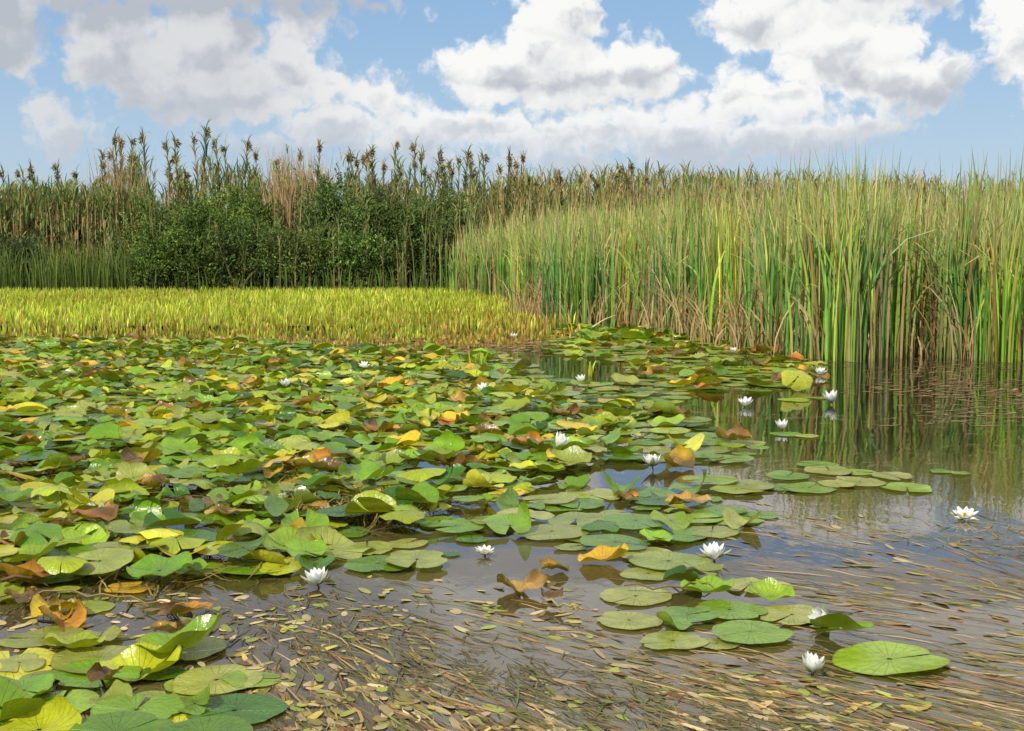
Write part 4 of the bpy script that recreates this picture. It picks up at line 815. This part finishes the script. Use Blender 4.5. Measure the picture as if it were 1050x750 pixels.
# sky above the frame: broken cloud decks
sp = g.add('ShaderNodeSeparateXYZ'); g.set(sp, 0, Pp)
hi = g.noise(g.vm('MULTIPLY', Pp, (1, 1.5, 1)), .0042, 4, .55, False, '2D')
ovr = g.math('SUBTRACT', g.math('MULTIPLY', hi, 5.5), 1.05); ovr = g.math('MINIMUM', ovr, .8)
up = g.ramp(sp.outputs[1], (262, 330)); D = g.math('MAXIMUM', D, g.math('SUBTRACT', g.math('MULTIPLY', g.math('ADD', ovr, 2), up), 2))
vor = g.add('ShaderNodeTexVoronoi', feature='F1', voronoi_dimensions='2D'); g.set(vor, 'Vector', Pw); g.set(vor, 'Scale', .04); g.set(vor, 'Detail', 2.5); g.set(vor, 'Roughness', .5)
f = g.noise(Pp, .05, 5, .6, False, '2D')
g.l.new(g.math('ADD', D, g.math('MULTIPLY_ADD', vor.outputs[0], -.26, .13)), go.inputs[1])
D = g.math('ADD', D, g.math('ADD', g.math('MULTIPLY_ADD', vor.outputs[0], -.46, .42), g.math('MULTIPLY_ADD', f, .62, -.31)))
g.l.new(D, go.inputs[0])
tc = t.add('ShaderNodeTexCoord'); s3 = t.add('ShaderNodeSeparateXYZ'); t.set(s3, 0, tc.outputs['Generated'])
az = t.math('ARCTAN2', s3.outputs[0], s3.outputs[1]); el = t.math('ARCSINE', s3.outputs[2])
cmb = t.add('ShaderNodeCombineXYZ'); t.set(cmb, 0, t.math('MULTIPLY', az, F * 1.02)); t.set(cmb, 1, t.math('MULTIPLY', el, F * 1.01)); P = cmb.outputs[0]
def dens(v): n = t.add('ShaderNodeGroup', node_tree=gtree); t.set(n, 0, v); return n.outputs
d0, s0 = dens(P)[:2]; d1 = dens(t.vm('ADD', P, (-8, 12, 0)))[1]; d2 = dens(t.vm('ADD', P, (8, -26, 0)))[1]
alpha = t.ramp(d0, (-.06, .44))
lit = t.math('MULTIPLY_ADD', t.math('SUBTRACT', s0, d1), .55, .90, clamp=True)
thick = t.math('MULTIPLY', t.ramp(t.math('SUBTRACT', s0, d2), (.05, .75)), .80)
sh = t.math('SUBTRACT', lit, thick, clamp=True)
big = t.noise(P, .008, 2, .5, False, '2D'); sh = t.math('ADD', sh, t.math('MULTIPLY_ADD', big, .3, -.10), clamp=True)
# the dark deck at upper left
spw = t.add('ShaderNodeSeparateXYZ'); t.set(spw, 0, P)
dk = t.math('MULTIPLY', t.ramp(spw.outputs[0], (-160, -60, 1, 0)), t.ramp(t.math('ADD', spw.outputs[1], t.math('MULTIPLY_ADD', t.noise(P, .016, 4, .55, False, '2D'), 130, -65)), (195, 262))); dk = t.math('ADD', dk, t.math('MULTIPLY', t.ramp(spw.outputs[0], (-300, -60, 1, .0)), .52))
sh = t.math('MULTIPLY', sh, t.math('MULTIPLY_ADD', dk, -1.0, 1, clamp=True))
ccol = t.mix(sh, rgba(lin(186, 191, 200)), rgba(lin(252, 251, 248)))
sk = t.add('ShaderNodeTexSky', sky_type='NISHITA', sun_disc=False, sun_elevation=SUN_EL, sun_rotation=SUN_AZ, altitude=0, air_density=1.0, dust_density=1.2, ozone_density=1.5)
STR = .10
skc = t.vm('SCALE', sk.outputs[0]); t.set(skc.node, 3, 1.0)
# milky haze low down
hz = t.ramp(spw.outputs[1], (0, 420, .85, .50)); skc = t.mix(hz, skc, t.mix(t.ramp(spw.outputs[1], (20, 260)), rgba(lin(190, 212, 230) / STR), rgba(lin(152, 194, 236) / STR)))
cs = t.vm('SCALE', ccol); t.set(cs.node, 3, 1 / STR)
hz2 = t.ramp(spw.outputs[1], (60, 170, .5, 0)); cs2 = t.mix(hz2, cs, rgba(lin(200, 214, 230) / STR))
fin = t.mix(t.math('MULTIPLY', alpha, .97), skc, cs2)
bg = t.add('ShaderNodeBackground'); t.set(bg, 0, fin); t.set(bg, 1, STR); wo = t.add('ShaderNodeOutputWorld'); t.l.new(bg.outputs[0], wo.inputs[0])
w.cycles.sampling_method = 'MANUAL'; w.cycles.sample_map_resolution = 512

# ------------------------------------------------------------------ render settings
scene.view_settings.view_transform = 'Standard'; scene.view_settings.look = 'None'; scene.view_settings.exposure = 0; scene.view_settings.gamma = 1
scene.render.engine = 'CYCLES'; cy = scene.cycles; cy.max_bounces = 5; cy.diffuse_bounces = 2; cy.glossy_bounces = 2; cy.transparent_max_bounces = 8; cy.transmission_bounces = 2
cy.use_adaptive_sampling = True; cy.adaptive_threshold = .02; cy.adaptive_min_samples = 16
cy.use_denoising = True; cy.caustics_reflective = False; cy.caustics_refractive = False; cy.sample_clamp_indirect = 4
try: cy.denoiser = 'OPENIMAGEDENOISE'
except Exception: pass
print('PADS', len(pads), 'individual', len(ids))
